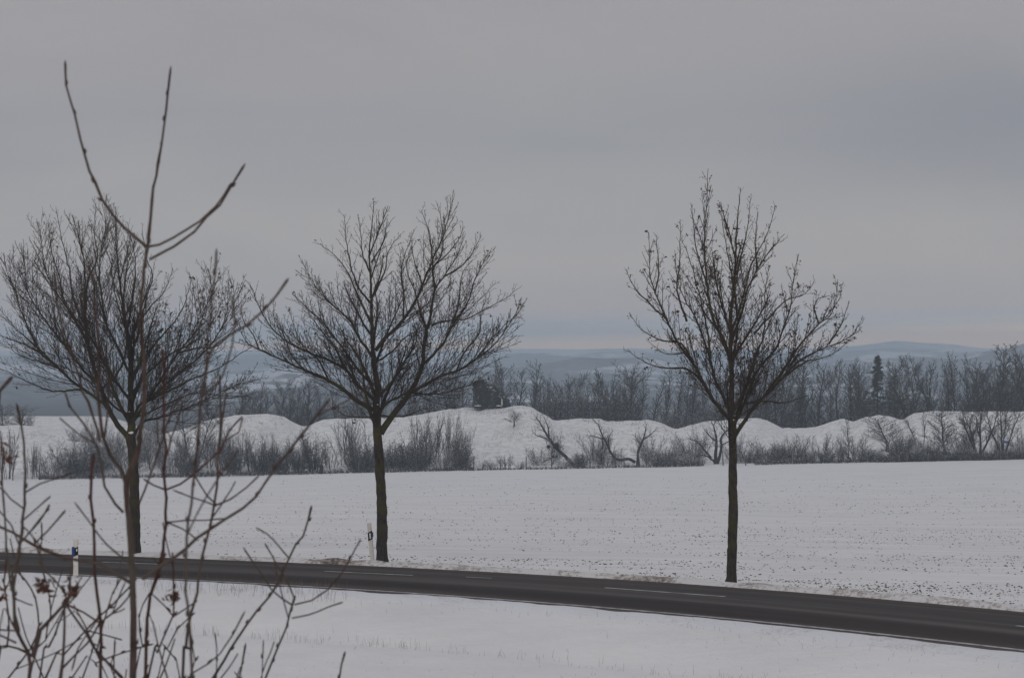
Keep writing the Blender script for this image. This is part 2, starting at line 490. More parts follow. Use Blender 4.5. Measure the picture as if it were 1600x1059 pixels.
def hill_mat(name, forest, snow_amt, s):
    m, t, b = mat(name)
    p = geo_pos(t)
    n = noise(t, s * 2.6, 9, mapped(t, p, (1, .6, 7)), .72)
    f = cramp(t, n.outputs[0], [(.61 - snow_amt * .3, (0, 0, 0)), (.66 - snow_amt * .3, (.9, .9, .9))])
    n2 = noise(t, s * 12, 4, p)
    c = cramp(t, n2.outputs[0], [(.35, tuple(v * .5 for v in forest)), (.65, tuple(v * 1.6 for v in forest))])
    x = N(t, 'ShaderNodeMix', data_type='RGBA')
    t.links.new(f.outputs[0], x.inputs['Factor']); t.links.new(c.outputs[0], x.inputs['A']); x.inputs['B'].default_value = (.62, .64, .68, 1)
    t.links.new(x.outputs['Result'], b.inputs['Base Color'])
    return m

# ------------------------------------------------------------------ terrain
def vnoise(x, y, seed=0):
    """cheap smooth value noise on arrays"""
    xi = np.floor(x).astype(np.int64); yi = np.floor(y).astype(np.int64)
    fx = x - xi; fy = y - yi
    fx = fx * fx * (3 - 2 * fx); fy = fy * fy * (3 - 2 * fy)
    def h(a, b_):
        v = (a * 374761393 + b_ * 668265263 + seed * 1442695041) & 0x7fffffff
        v = ((v ^ (v >> 13)) * 1274126177) & 0x7fffffff
        return ((v ^ (v >> 16)) & 0xffff) / 65535.0
    return (h(xi, yi) * (1 - fx) + h(xi + 1, yi) * fx) * (1 - fy) + (h(xi, yi + 1) * (1 - fx) + h(xi + 1, yi + 1) * fx) * fy
def fbm(x, y, seed=0, o=4):
    s = 0; a_ = 1.0; tot = 0
    for k in range(o):
        s = s + a_ * (vnoise(x * 2 ** k, y * 2 ** k, seed + k) - .5); tot += a_; a_ *= .5
    return s / tot * 2
def sst(x, a_, b_):
    t_ = np.clip((x - a_) / (b_ - a_), 0, 1)
    return t_ * t_ * (3 - 2 * t_)
def ground(px, py):
    Y = CAMH * F / (py - HZ)
    return ((px - 800) / F * Y, Y)
NEAR = [ground(*p) for p in [(0, 896), (130, 902), (230, 906), (400, 914), (560, 925), (780, 940), (1060, 963), (1330, 990), (1600, 1021)]]
FAR = [ground(*p) for p in [(0, 862), (150, 867), (400, 876), (600, 884), (800, 895), (1000, 907), (1200, 919), (1400, 938), (1600, 955)]]
def polyfit_edge(E):
    x_ = np.array([e[0] for e in E]); y_ = np.array([e[1] for e in E])
    return np.polyfit(x_, y_, 3), x_[0], x_[-1]
def edge_fn(E):
    c_, x0, x1 = polyfit_edge(E)
    d0, d1 = np.polyval(np.polyder(c_), x0), np.polyval(np.polyder(c_), x1)
    y0, y1 = np.polyval(c_, x0), np.polyval(c_, x1)
    return lambda X: np.where(X < x0, y0 + (X - x0) * d0, np.where(X > x1, y1 + (X - x1) * d1, np.polyval(c_, np.clip(X, x0, x1))))
yn, yf = edge_fn(NEAR), edge_fn(FAR)

EDGE_Y = 250.0
RX = np.array([-900, -300, 0, 60, 130, 200, 260, 310, 340, 370, 410, 445, 475, 500, 530, 600, 640, 680, 720, 760, 800, 832, 846, 862, 905, 935, 950, 985, 1015, 1035, 1058, 1075, 1100, 1130, 1180, 1195, 1225, 1262, 1295, 1315, 1335, 1352, 1372, 1390, 1408, 1430, 1460, 1520, 1600, 2000, 2600], dtype=float)
RY = np.array([655, 665, 668, 672, 690, 690, 680, 662, 653, 648, 647, 651, 667, 661, 655, 654, 650, 643, 638, 636, 635, 636, 645, 657, 655, 655, 659, 657, 657, 661, 670, 664, 659, 656, 652, 655, 668, 670, 659, 655, 660, 652, 648, 650, 655, 647, 643, 643, 642, 645, 640], dtype=float)
def z_edge(px):
    return CAMH - (752 - 34 * px / 1600 - HZ) / F * EDGE_Y
def terrain(X, Y):
    X = np.asarray(X, dtype=float); Y = np.asarray(Y, dtype=float)
    Yc = np.maximum(Y, 30)
    px = 800 + F * X / Yc
    a_n = Y - yn(X)          # < 0 on the camera's side of the road
    a_f = Y - yf(X)          # > 0 beyond it
    # camera side: verge, shallow ditch, bank up to the viewpoint
    z = -.03 - .30 * np.exp(-((a_n + 6.2) / 1.7) ** 2) - .08 * sst(-a_n, 1, 4) + 3.75 * sst(36 - Y, 0, 36)
    z = z + np.where(a_n < -1.0, .05 * fbm(X * .45, Y * .45, 5) + .03 * fbm(X * 1.7, Y * 1.7, 6), 0)
    z = np.where(a_n > 0, -.12, z)
    # beyond the road: field falling away to the hedge
    s = np.clip(a_f / np.maximum(EDGE_Y - yf(X), 1), 0, 1)
    zf = z_edge(px) * s - .02 + .10 * fbm(X * .06, Y * .05, 11) * sst(a_f, 3, 30) + .035 * fbm(X * .5, Y * 1.3, 12) * sst(a_f, .6, 3) 
    z = np.where(a_f > .15, zf, z)
    # spoil mounds behind the hedge
    ry = np.interp(px + 5 * fbm(px / 30., Y * .05, 23, 2), RX, RY) + 2.6 * fbm(px / 22., px * 0 + 3, 22, 4)
    yr = 290 + 9 * fbm(px / 140.0, np.zeros_like(px), 21, 2) + 4
    zr = CAMH - (ry - HZ) / F * yr
    base = z_edge(px)
    front = sst(Y, 254 + 5 * fbm(px / 90., px * 0, 31, 2), yr) 
    back = sst(Y, yr, yr + 22)
    zb = -8.5 - 14 * sst(Y, 320, 1000) - 16 * sst(Y, 1000, 3000) - 15 * sst(Y, 3000, 6500)
    zm = base + (zr - base) * front ** .85
    lump = (1.9 * fbm(X * .09, Y * .09, 41, 3) + .40 * fbm(X * .35, Y * .35, 42, 3)) * np.sin(np.pi * np.clip((Y - 254) / (yr - 254), 0, 1))
    zm = zm + lump
    for bp, bY, bh, bw in ((395, 273, 2.3, 3.6), (447, 268, 1.9, 2.8), (470, 276, 1.5, 2.5), (545, 270, 1.6, 3.5), (650, 268, 1.1, 4.5), (885, 268, 1.2, 4), (960, 272, 1.4, 3), (1050, 270, 1.6, 3.4), (1215, 268, 1.7, 3.6),
                           (1262, 273, 1.5, 2.2), (1303, 270, 2.1, 2.8), (1350, 272, 2.4, 3.0), (1385, 276, 1.3, 2), (1440, 270, 1.2, 3.5), (260, 270, 1.5, 4)):
        bX = (bp - 800) / F * bY
        rr2 = ((X - bX) / bw) ** 2 + ((Y - bY) / (bw * 1.2)) ** 2
        zm = zm + bh * np.maximum(0, 1 - np.sqrt(rr2 + .08)) ** 1.15
    zm = zm + (zb - zr) * back
    # far snow field that shows at the side of the left tree
    zl = 4.9 * np.exp(-((Y - 345) / 28.) ** 2) * (1 - sst(px, 150, 330))
    zm = zm + zl
    z = np.where(Y > 252, zm, z)
    far = sst(Y, 320, 420)
    z = np.where(Y > 320, zb + zl + far * (1.2 * fbm(X * .01, Y * .01, 51, 3) + 6 * fbm(X * .0015, Y * .0015, 52, 2) * sst(Y, 600, 2500)), z)
    return z
def gz(X, Y):
    return float(terrain(np.array([X]), np.array([Y]))[0])

Yr = np.concatenate([np.arange(-15, 36, 1.5), np.arange(36, 72, .22), np.arange(72, 252, 1.6), np.arange(252, 330, .7), np.geomspace(330, 7000, 90)])
cols = np.concatenate([np.linspace(-1500, -60, 90), np.arange(-52, 1660, 5.0), np.linspace(1668, 3100, 90)])
YY, CC = np.meshgrid(Yr, cols, indexing='ij')
XX = (CC - 800) / F * np.maximum(YY, 40)
ZZ = terrain(XX, YY)
nr, nc = XX.shape
ii, jj = np.meshgrid(np.arange(nr - 1), np.arange(nc - 1), indexing='ij')
q = np.stack([ii * nc + jj, ii * nc + jj + 1, (ii + 1) * nc + jj + 1, (ii + 1) * nc + jj], axis=-1).reshape(-1, 4)
g = link('snowy_ground', np_mesh('snowy_ground', np.stack([XX, YY, ZZ], -1).reshape(-1, 3), q, None, M['snow']))
tag(g, kind='structure')

# ------------------------------------------------------------------ road
xs = np.arange(-45, 32, .35)
Pn = np.stack([xs, yn(xs)], 1); Pf = np.stack([xs, yf(xs)], 1)
# pair the two edges across the road along the normal of the centre line
cen_c = (Pn + Pf) / 2
T = np.gradient(cen_c, axis=0); T /= np.linalg.norm(T, axis=1, keepdims=True)
Nn = np.stack([-T[:, 1], T[:, 0]], 1)
gap = (Pf - Pn); half = (gap * Nn).sum(1) / 2
cum = np.concatenate([[0], np.cumsum(np.linalg.norm(np.diff(cen_c, axis=0), axis=1))])
def across(v, z, lo=0, hi=None, zfun=None):
    """world line at v in metres from the near edge (negative = outside)"""
    c_ = cen_c[lo:hi]; n_ = Nn[lo:hi]; h_ = half[lo:hi]
    P2 = c_ + n_ * (v - h_)[:, None] if np.ndim(v) else c_ + n_ * (v - h_)[:, None]
    zz = np.full(len(P2), z) if np.ndim(z) == 0 else z
    return np.concatenate([P2, zz[:, None]], axis=1)
def strip(name, lines, matl, uv=True, smooth=True):
    L_ = len(lines); n_ = len(lines[0])
    V = np.concatenate(lines)
    q_ = [(a_ * n_ + i, a_ * n_ + i + 1, (a_ + 1) * n_ + i + 1, (a_ + 1) * n_ + i) for a_ in range(L_ - 1) for i in range(n_ - 1)]
    uvv = np.concatenate([np.stack([cum[:n_], np.full(n_, a_ / (L_ - 1))], 1) for a_ in range(L_)])
    return np_mesh(name, V, q_, None, matl, smooth, uvv)
wid = half * 2
camber = lambda f_: .0 + .05 * (1 - (2 * f_ - 1) ** 2)
road = link('road', strip('road', [across(wid * f_, camber(f_)) for f_ in np.linspace(0, 1, 9)], M['asphalt']))
tag(road, kind='structure')
# worn white edge line and the centre dashes
def zline(v): 
    f_ = v / wid
    return .05 * (1 - (2 * f_ - 1) ** 2) + .006
ep = link('edge_line', strip('edge_line', [across(np.full(len(xs), .30), zline(.30)), across(np.full(len(xs), .43), zline(.43))], M['paint']))
tag(ep, kind='structure')
dV, dQ = [], []
for (xa, ya, xb, yb) in [(-40, 878, 8, 879), (160, 881, 252, 884.5), (507, 895.5, 645, 902), (728, 904.5, 768, 906.5), (945, 921.5, 1133, 935.5), (1588, 981.5, 1800, 1000)]:
    A = np.array(ground(xa, ya)); Bv = np.array(ground(xb, yb))
    d_ = (Bv - A) / np.linalg.norm(Bv - A); nn_ = np.array([-d_[1], d_[0]]) * (.06 if xa != 728 else .03)
    k0 = len(dV)
    for tt in np.linspace(0, 1, 9):
        c_ = A + (Bv - A) * tt
        dV += [(*(c_ - nn_), .058), (*(c_ + nn_), .058)]
    dQ += [(k0 + 2 * i, k0 + 2 * i + 2, k0 + 2 * i + 3, k0 + 2 * i + 1) for i in range(8)]
dm = link('lane_marking', np_mesh('lane_marking', dV, dQ, None, M['paint']))
tag(dm, kind='structure')
# ploughed snow along both edges
def verge(name, side, seed, matl, hgt, width, jit):
    n_ = len(xs); fine = 4
    xf = np.linspace(0, n_ - 1, n_ * fine)
    idx = np.arange(n_)
    cx = np.stack([np.interp(xf, idx, cen_c[:, 0]), np.interp(xf, idx, cen_c[:, 1])], 1)
    nx = np.stack([np.interp(xf, idx, Nn[:, 0]), np.interp(xf, idx, Nn[:, 1])], 1)
    hx = np.interp(xf, idx, half)
    rows = []
    prof = [(-.14, -.02), (0, .02), (.10, .65), (.25, 1), (.45, .9), (.7, .6), (1, .15)]
    s_ = xf * .35
    for a_, hh in prof:
        off_ = a_ * width + jit * fbm(s_ * 1.3, s_ * 0 + a_ * 2, seed, 4)
        v_ = hx + off_ if side > 0 else -hx - off_
        P2 = cx + nx * v_[:, None]
        h_ = hgt * hh * (1 + 1.1 * fbm(s_ * 1.1, s_ * 0 + a_ * 9, seed + 7, 4)) 
        z_ = np.maximum(h_, 0) * 1.0 + np.where(a_ >= 1, 0, 0)
        if a_ >= 1:
            z_ = terrain(P2[:, 0], P2[:, 1]) - .02
        elif a_ > .3:
            z_ = np.maximum(z_, terrain(P2[:, 0], P2[:, 1]) + .01)
        if a_ < 0: z_ = z_ * 0 - .03
        rows.append(np.concatenate([P2, z_[:, None]], 1))
    L_ = len(rows); m_ = len(rows[0])
    q_ = [(a_ * m_ + i, a_ * m_ + i + 1, (a_ + 1) * m_ + i + 1, (a_ + 1) * m_ + i) for a_ in range(L_ - 1) for i in range(m_ - 1)]
    o = link(name, np_mesh(name, np.concatenate(rows), q_, None, matl))
    tag(o, kind='structure')
verge('verge', 1, 61, M['dirty_snow'], .09, .75, .09)
m, t, b = mat('verge_snow')
pz = geo_pos(t); n1 = noise(t, .6, 5, pz); n2 = noise(t, 11, 5, pz, .7)
ad = N(t, 'ShaderNodeMath', operation='ADD'); t.links.new(n1.outputs[0], ad.inputs[0]); t.links.new(n2.outputs[0], ad.inputs[1])
hf = N(t, 'ShaderNodeMath', operation='MULTIPLY'); t.links.new(ad.outputs[0], hf.inputs[0]); hf.inputs[1].default_value = .5
c = cramp(t, hf.outputs[0], [(.52, (.72, .72, .74)), (.62, (.58, .56, .55)), (.72, (.30, .26, .23))])
t.links.new(c.outputs[0], b.inputs['Base Color']); bump(t, b, n2.outputs[0], .6, .04)
M['verge_snow'] = m
verge('verge', -1, 77, M['verge_snow'], .05, 1.0, .06)

# ------------------------------------------------------------------ hills and haze
M['hill_near'] = hill_mat('hill_near', (.085, .09, .10), .30, .0030)
M['hill_mid'] = hill_mat('hill_mid', (.085, .09, .10), .34, .0022)
M['hill_far'] = hill_mat('hill_far', (.10, .105, .12), .55, .0012)
def hills(Yd, depth, prof, matl, rough, seed, foot):
    c_ = np.arange(-1200, 2800, 8.0)
    ry = np.interp(c_, [p[0] for p in prof], [p[1] for p in prof])
    ry = ry - rough * fbm(c_ / 60.0, c_ * 0, seed, 5)
    rows = []
    for k, fz in enumerate([0, .25, .5, .72, .88, .97, 1.0, .9, .6, 0]):
        Yk = Yd + depth * ([-1, -.75, -.52, -.35, -.2, -.08, 0, .2, .5, 1][k]) 
        Yk = Yk + depth * .10 * fbm(c_ / 80.0, c_ * 0 + k * .4, seed + 5, 3) * (0 if k == 6 else 1)
        zt = CAMH - (ry - HZ) / F * Yd
        z_ = foot + (zt - foot) * fz + (zt - foot) * .07 * fbm(c_ / 40., c_ * 0 + k * 1.7, seed + 9, 3) * (0 if k in (0, 6, 9) else 1)
        rows.append(np.stack([(c_ - 800) / F * Yd, Yk, z_], 1))
    L_ = len(rows); m_ = len(rows[0])
    q_ = [(a_ * m_ + i, a_ * m_ + i + 1, (a_ + 1) * m_ + i + 1, (a_ + 1) * m_ + i) for a_ in range(L_ - 1) for i in range(m_ - 1)]
    tag(link('hills', np_mesh('hills', np.concatenate(rows), q_, None, matl)), kind='structure')
hills(1700, 350, [(-1200, 592), (0, 596), (90, 604), (180, 590), (300, 601), (450, 588), (600, 604), (740, 592), (860, 604), (960, 588), (1100, 600), (1250, 585), (1400, 594), (1600, 575), (2800, 570)], M['hill_near'], 8, 101, -45)
hills(2600, 500, [(-1200, 566), (0, 566), (120, 577), (240, 564), (400, 578), (600, 566), (760, 576), (860, 564), (960, 557), (1100, 568), (1250, 568), (1400, 562), (1520, 556), (1570, 546), (1610, 536), (1800, 530), (2800, 540)], M['hill_mid'], 6, 111, -50)
hills(4000, 800, [(-1200, 550), (0, 556), (250, 553), (500, 556), (800, 552), (900, 550), (1000, 549), (1100, 554), (1300, 552), (1380, 543), (1440, 543), (1520, 549), (1700, 545), (2800, 550)], M['hill_mid'], 2.5, 121, -60)
hills(5900, 900, [(-1200, 545), (0, 549), (250, 546), (500, 548), (800, 546), (980, 544), (1050, 547), (1250, 545), (1330, 541), (1400, 532), (1460, 536), (1540, 545), (1700, 540), (2800, 545)], M['hill_far'], 1.5, 131, -65)

hz = bpy.data.materials.new('haze'); hz.use_nodes = True
t = hz.node_tree; t.nodes.clear()
o_ = N(t, 'ShaderNodeOutputMaterial'); pv = N(t, 'ShaderNodeVolumePrincipled')
pv.inputs['Color'].default_value = (.72, .87, 1.0, 1)
pv.inputs['Density'].default_value = 4.2e-4
pv.inputs['Anisotropy'].default_value = 0.0
t.links.new(pv.outputs[0], o_.inputs['Volume'])
bx0, bx1, by0, by1, bz0, bz1 = -30000, 30000, -400, 7100, -110, 62
V = [(x_, y_, z_) for x_ in (bx0, bx1) for y_ in (by0, by1) for z_ in (bz0, bz1)]
hzo = link('haze', np_mesh('haze', V, [(0, 1, 3, 2), (4, 6, 7, 5), (0, 4, 5, 1), (2, 3, 7, 6), (0, 2, 6, 4), (1, 5, 7, 3)], None, hz, False))
tag(hzo, kind='stuff')

# ------------------------------------------------------------------ the three roadside trees
def roadside_tree(base, Y0, trunk, limbs, seed, label, par, n_auto, crown_z, leaf=None, snow=None):
    rng = random.Random(seed)
    bx, by = base
    root_p = pt(bx, by, Y0)
    root_p[2] = gz(root_p[0], root_p[1]) - .05
    root = empty('roadside_tree', root_p, label, 'tree', 'roadside trees along the far verge')
    tw = Tubes(root_p)
    tips = []
    def path3(pxs, k, step, y_start=None, wig=.008):
        # k = lean towards (-) or away from (+) the camera per metre run
        out_ = []; run = 0; prev = None
        for i, (x_, y_) in enumerate(pxs):
            if prev is not None:
                run += math.dist((x_, y_), prev) / F * Y0
            prev = (x_, y_)
            out_.append(pt(x_, y_, (Y0 if y_start is None else y_start) + k * run))
        P_ = catmull(out_, step)
        j = np.array([[rng.gauss(0, wig) for _ in range(3)] for _ in P_]); j[0] = 0
        return P_ + j
    # trunk
    tp = [(x_, y_) for x_, y_, _ in trunk]
    P_ = path3(tp, 0.0, .12, wig=.006)
    tw_y = np.array([pt(0, y_, Y0)[2] for _, y_, _ in trunk]); tw_w = np.array([w_ for _, _, w_ in trunk]) / 2 / F * Y0
    rad = np.interp(P_[:, 2], tw_y, tw_w)
    rad = rad * np.array([1 + rng.uniform(-.05, .05) for _ in rad])
    rad[:3] *= [1.22, 1.10, 1.04]
    P_[0, 2] -= .12
    T_ = Tubes(root_p); T_.add(P_, rad, 12)
    to = link('trunk', T_.build('trunk', M['bark_trunk']), root)
    kmid = int(len(P_) * crown_z)
    grow(tw, P_[kmid:], rad[kmid:], rng, 1, par, tips)
    # traced limbs
    for pxs, w0, k in limbs:
        L3 = path3(pxs, k, .16)
        r0 = w0 / 2 / F * Y0
        tt = np.linspace(0, 1, len(L3))
        rr = r0 * .92 * (1 - tt) ** 1.25 + .0055
        Lb = Tubes(root_p); Lb.add(L3, rr, 8)
        link('limb', Lb.build('limb', M['bark_dark']), root)
        grow(tw, L3, rr, rng, 0 if w0 > 4 else 1, par, tips)
    # limbs that leave towards and away from the viewer
    zlo, zhi = P_[:, 2].min(), P_[:, 2].max()
    for k in range(n_auto):
        f_ = .33 + .52 * (k + rng.random()) / n_auto
        i = int(f_ * (len(P_) - 1))
        az = (math.pi / 2 if k % 2 else -math.pi / 2) + rng.uniform(-.75, .75)
        el = R(rng.uniform(25, 50)) + f_ * .5
        d = np.array([math.cos(az) * math.cos(el), math.sin(az) * math.cos(el), math.sin(el)])
        ln = (3.4 - 2.3 * f_) * rng.uniform(.8, 1.15)
        pos = P_[i].copy(); ps = [pos.copy()]
        for s_ in range(12):
            d[2] += .035; d += np.array([rng.gauss(0, .05) for _ in range(3)]); d /= np.linalg.norm(d)
            pos = pos + d * ln / 12; ps.append(pos.copy())
        r0 = min(rad[i] * .55, .05)
        rr = r0 * (1 - np.linspace(0, 1, 13)) ** .8 + .0065
        Lb = Tubes(root_p); Lb.add(np.array(ps), rr, 6)
        link('limb', Lb.build('limb', M['bark_dark']), root)
        grow(tw, ps, rr, rng, 0, par, tips)
    link('crown', tw.build('crown', M['twig_dark']), root)
    if leaf:
        prob, size, region = leaf
        Vv, Tt = [], []
        for (p_, lv) in tips:
            pxx = 800 + F * p_[0] / p_[1]
            pr = prob if (region is None or region[0] < pxx < region[1]) else prob * .08
            if rng.random() > pr: continue
            for _ in range(rng.randint(2, 6)):
                c_ = [p_[i] + rng.gauss(0, .035) for i in range(3)]
                u_ = [rng.gauss(0, 1) for _ in range(3)]; v_ = [rng.gauss(0, 1) for _ in range(3)]
                s_ = size * rng.uniform(.6, 1.3) / 1.7
                k0 = len(Vv)
                Vv += [tuple(c_[i] + u_[i] * s_ - root_p[i] for i in range(3)), tuple(c_[i] + v_[i] * s_ * .6 - root_p[i] for i in range(3)),
                       tuple(c_[i] - u_[i] * s_ - root_p[i] for i in range(3)), tuple(c_[i] - v_[i] * s_ * .6 - root_p[i] for i in range(3))]
                Tt.append((k0, k0 + 1, k0 + 2, k0 + 3))
        if Vv: link('seed_clusters', np_mesh('seed_clusters', Vv, Tt, None, M['seeds'], False), root)
    if snow:
        for (sx, sy, sr) in snow:
            c_ = pt(sx, sy, Y0 - .10) - root_p
            import bmesh
            bm = bmesh.new(); bmesh.ops.create_icosphere(bm, subdivisions=2, radius=sr)
            for v in bm.verts:
                v.co = Vector((v.co.x * .95, v.co.y * .7, v.co.z * .5)) * (.75 + rng.uniform(-.15, .15)) + Vector(c_)
            me = bpy.data.meshes.new('snow_patch'); bm.to_mesh(me); bm.free(); me.materials.append(M['snow_lump'])
            link('snow_patch', me, root)
    return root

PAR = [dict(start=.08, sp=.115, fac=.62, max=1.9, ang=(24, 46), up=.20, bend=.40, n=8, r=.0125, rt=.0050, wig=.03, tl=.86, end=.95, k=4),
       dict(start=.10, sp=.100, fac=.50, max=.75, ang=(26, 50), up=.16, bend=.28, n=5, r=.0065, rt=.0040, wig=.035, tl=.70),
       dict(start=.20, sp=.095, fac=.45, max=.16, ang=(35, 65), up=.10, bend=.1, n=3, r=.0048, rt=.0040, wig=.05)]
# --- middle tree
Z2 = lambda *p: zoomed(370, 280, 460 / 1059, p)
t2_trunk = [(597.5, 884, 19), (597, 860, 17.5), (596.5, 800, 16.5), (594, 740, 15.5), (591.5, 700, 14.5), (589.5, 675, 14), (589, 655, 12.5), (588, 630, 11.5), (590, 607, 10), (587, 585, 9), (584, 565, 7.5), (582, 540, 6.5),
            (581, 500, 5), (580, 460, 4), (579, 430, 3.2), (577, 393, 2.4), (581, 358, 1.6), (584, 316, .8)]
t2_limbs = [
 (Z2((517, 915), (560, 850), (620, 772), (648, 722), (668, 670), (672, 610), (684, 540), (700, 480), (712, 400), (745, 350), (790, 280), (822, 195)), 11, .05),
 (Z2((500, 615), (540, 565), (600, 505), (640, 440), (668, 380), (700, 300), (740, 210), (762, 130), (783, 50)), 6.5, -.15),
 (Z2((505, 838), (540, 805), (580, 785), (610, 770), (700, 772), (760, 765), (850, 735), (905, 695)), 4.5, .35),
 (Z2((625, 765), (680, 738), (720, 712), (790, 690), (850, 652), (920, 600), (975, 530), (1010, 470), (1027, 425)), 5, -.2),
 (Z2((668, 668), (735, 600), (780, 522), (828, 450), (850, 380), (885, 300), (920, 245)), 4.5, .3),
 (Z2((700, 525), (760, 510), (830, 500), (900, 465), (960, 430), (1010, 395)), 3, -.5),
 (Z2((712, 400), (705, 330), (700, 250), (690, 180), (660, 110)), 3.5, .3),
 (Z2((684, 540), (660, 480), (640, 400), (612, 320), (630, 230)), 3.2, -.5),
 (Z2((490, 830), (440, 800), (390, 760), (330, 722), (250, 690), (150, 645), (80, 610), (30, 580), (5, 510)), 8, -.12),
 (Z2((492, 790), (430, 735), (390, 682), (310, 642), (230, 610), (150, 560), (95, 490), (65, 420), (45, 370)), 6, .25),
 (Z2((490, 740), (440, 690), (385, 612), (345, 560), (300, 505), (250, 460), (200, 410)), 4.5, -.4),
 (Z2((488, 640), (440, 570), (400, 500), (330, 440), (272, 370), (235, 295)), 4.5, .2),
 (Z2((486, 520), (440, 430), (400, 335), (350, 270), (300, 235)), 3.8, -.3),
 (Z2((484, 450), (430, 370), (400, 260), (385, 125)), 3.5, .3),
 (Z2((484, 430), (530, 340), (545, 260), (590, 195)), 3, .2),
 (Z2((482, 340), (450, 260), (440, 140)), 2.4, -.2),
 (Z2((484, 300), (525, 230), (540, 150)), 2.2, .3),
 (Z2((488, 855), (440, 855), (385, 848), (345, 815)), 2.4, .4),
 (Z2((510, 850), (600, 852), (660, 830), (700, 822)), 3, -.3),
 (Z2((512, 780), (560, 722), (605, 655), (640, 600), (650, 540), (665, 470)), 5, .5),
 (Z2((500, 655), (560, 620), (610, 565), (700, 530), (770, 490)), 3, .55),
 (Z2((250, 690), (200, 640), (170, 560), (140, 500)), 2.6, .3),
 (Z2((390, 682), (350, 600), (300, 540), (260, 480), (250, 430)), 3, .4),
 (Z2((600, 505), (600, 420), (590, 330), (610, 260), (640, 180)), 2.6, .3),
 (Z2((690, 330), (735, 290), (790, 230), (815, 170)), 2.4, .3),
 (Z2((668, 380), (640, 300), (625, 210)), 2.4, .3),
 (Z2((705, 330), (740, 250), (735, 150), (722, 90)), 2.4, -.3),
 (Z2((745, 350), (800, 320), (850, 260), (880, 200)), 2.6, .4),
 (Z2((780, 522), (800, 430), (810, 340), (850, 290)), 2.6, -.4),
 (Z2((865, 640), (930, 560), (990, 500), (1030, 500)), 2.2, .3),
 (Z2((330, 722), (300, 660), (240, 600), (190, 540), (180, 500)), 2.8, -.4),
 (Z2((430, 735), (395, 640), (385, 560), (350, 490)), 2.6, -.4),
 (Z2((80, 610), (60, 560), (20, 500), (15, 440)), 2, .3),
 (Z2((790, 690), (820, 620), (870, 560), (880, 480), (900, 420)), 2.6, .3),
]
roadside_tree((597.5, 880), 61.0, t2_trunk, t2_limbs, 22, 'bare tree beside the leaning marker post, with a low fork on its right', PAR, 9, .42, leaf=(.04, .03, None),
              snow=[(590, 632, .035)])
# --- right tree
Z3 = lambda *p: zoomed(950, 260, 420 / 1059, p)
t3_trunk = [(1142, 914, 18), (1143, 900, 16), (1144, 860, 15.5), (1145.5, 800, 15), (1145, 740, 13.5), (1145.5, 700, 12.5), (1144.5, 665, 13), (1143.5, 640, 10), (1143, 600, 8), (1142, 560, 6.5), (1142, 530, 5.5), (1142, 490, 4.6),
            (1148, 430, 3.6), (1150, 380, 2.8), (1153, 335, 1.8), (1157, 292, .8)]
t3_limbs = [
 (Z3((478, 765), (462, 700), (412, 600), (392, 480), (384, 380), (380, 300), (385, 200), (391, 100), (393, 10)), 5.5, -.1),
 (Z3((485, 690), (520, 600), (550, 485), (590, 405), (630, 340), (662, 300), (695, 265)), 4.5, .25),
 (Z3((487, 650), (530, 520), (560, 405), (610, 300), (640, 230), (660, 150)), 4, -.3),
 (Z3((488, 1010), (470, 985), (430, 940), (380, 860), (330, 770), (272, 690), (230, 600), (188, 500), (165, 420), (162, 260)), 7, -.15),
 (Z3((488, 990), (452, 900), (420, 830), (396, 740), (370, 660), (340, 585), (300, 520), (272, 440), (265, 330)), 5.5, .3),
 (Z3((380, 860), (320, 803), (230, 792), (190, 788), (130, 760), (60, 718)), 3.6, -.3),
 (Z3((335, 775), (290, 700), (200, 680), (130, 640), (88, 588)), 3.4, .4),
 (Z3((235, 605), (150, 530), (100, 470), (72, 405)), 3, .1),
 (Z3((310, 610), (272, 490), (282, 380), (284, 215)), 3.2, -.4),
 (Z3((405, 745), (382, 600), (350, 470), (320, 360), (288, 285)), 3.6, .3),
 (Z3((490, 1030), (540, 930), (560, 870), (605, 780), (660, 720), (690, 640), (720, 540), (732, 430), (752, 345)), 6, .15),
 (Z3((500, 1062), (560, 970), (620, 900), (690, 830), (760, 762), (830, 722), (920, 690), (970, 652), (1012, 595)), 6.5, -.15),
 (Z3((625, 890), (690, 800), (760, 700), (830, 620), (880, 580), (905, 445)), 4.5, .3),
 (Z3((700, 825), (780, 770), (880, 742), (955, 680)), 3, .5),
 (Z3((490, 965), (530, 900), (570, 775), (610, 680), (618, 560), (622, 450), (640, 390)), 4.8, -.4),
 (Z3((575, 660), (630, 600), (700, 530), (775, 500), (815, 445)), 3, .2),
 (Z3((540, 935), (620, 922), (700, 930), (790, 900)), 3, -.5),
 (Z3((487, 780), (510, 640), (505, 560), (490, 440), (460, 280), (445, 140)), 4, .35),
 (Z3((505, 430), (530, 330), (555, 220), (560, 130)), 3, .2),
 (Z3((395, 480), (350, 330), (335, 220), (330, 150)), 2.8, .3),
 (Z3((590, 405), (580, 300), (588, 180)), 2.4, -.3),
 (Z3((184, 500), (200, 420), (190, 270)), 2.4, .3),
 (Z3((830, 620), (810, 560), (830, 520), (870, 510)), 2.2, .3),
 (Z3((870, 700), (920, 620), (950, 530)), 2.4, .2),
 (Z3((340, 770), (300, 735), (230, 740), (170, 700)), 2.4, .3),
]
PAR3 = [dict(PAR[0], sp=.125, max=1.5, up=.28), dict(PAR[1], max=.5), dict(PAR[2], sp=.11, max=.12)]
roadside_tree((1142, 911), 56.0, t3_trunk, t3_limbs, 33, 'bare tree with dark seed clusters and upright crown, standing alone by the road', PAR3, 9, .45, leaf=(.16, .035, None),
              snow=[(1146, 656, .035), (1147.5, 649, .03)])
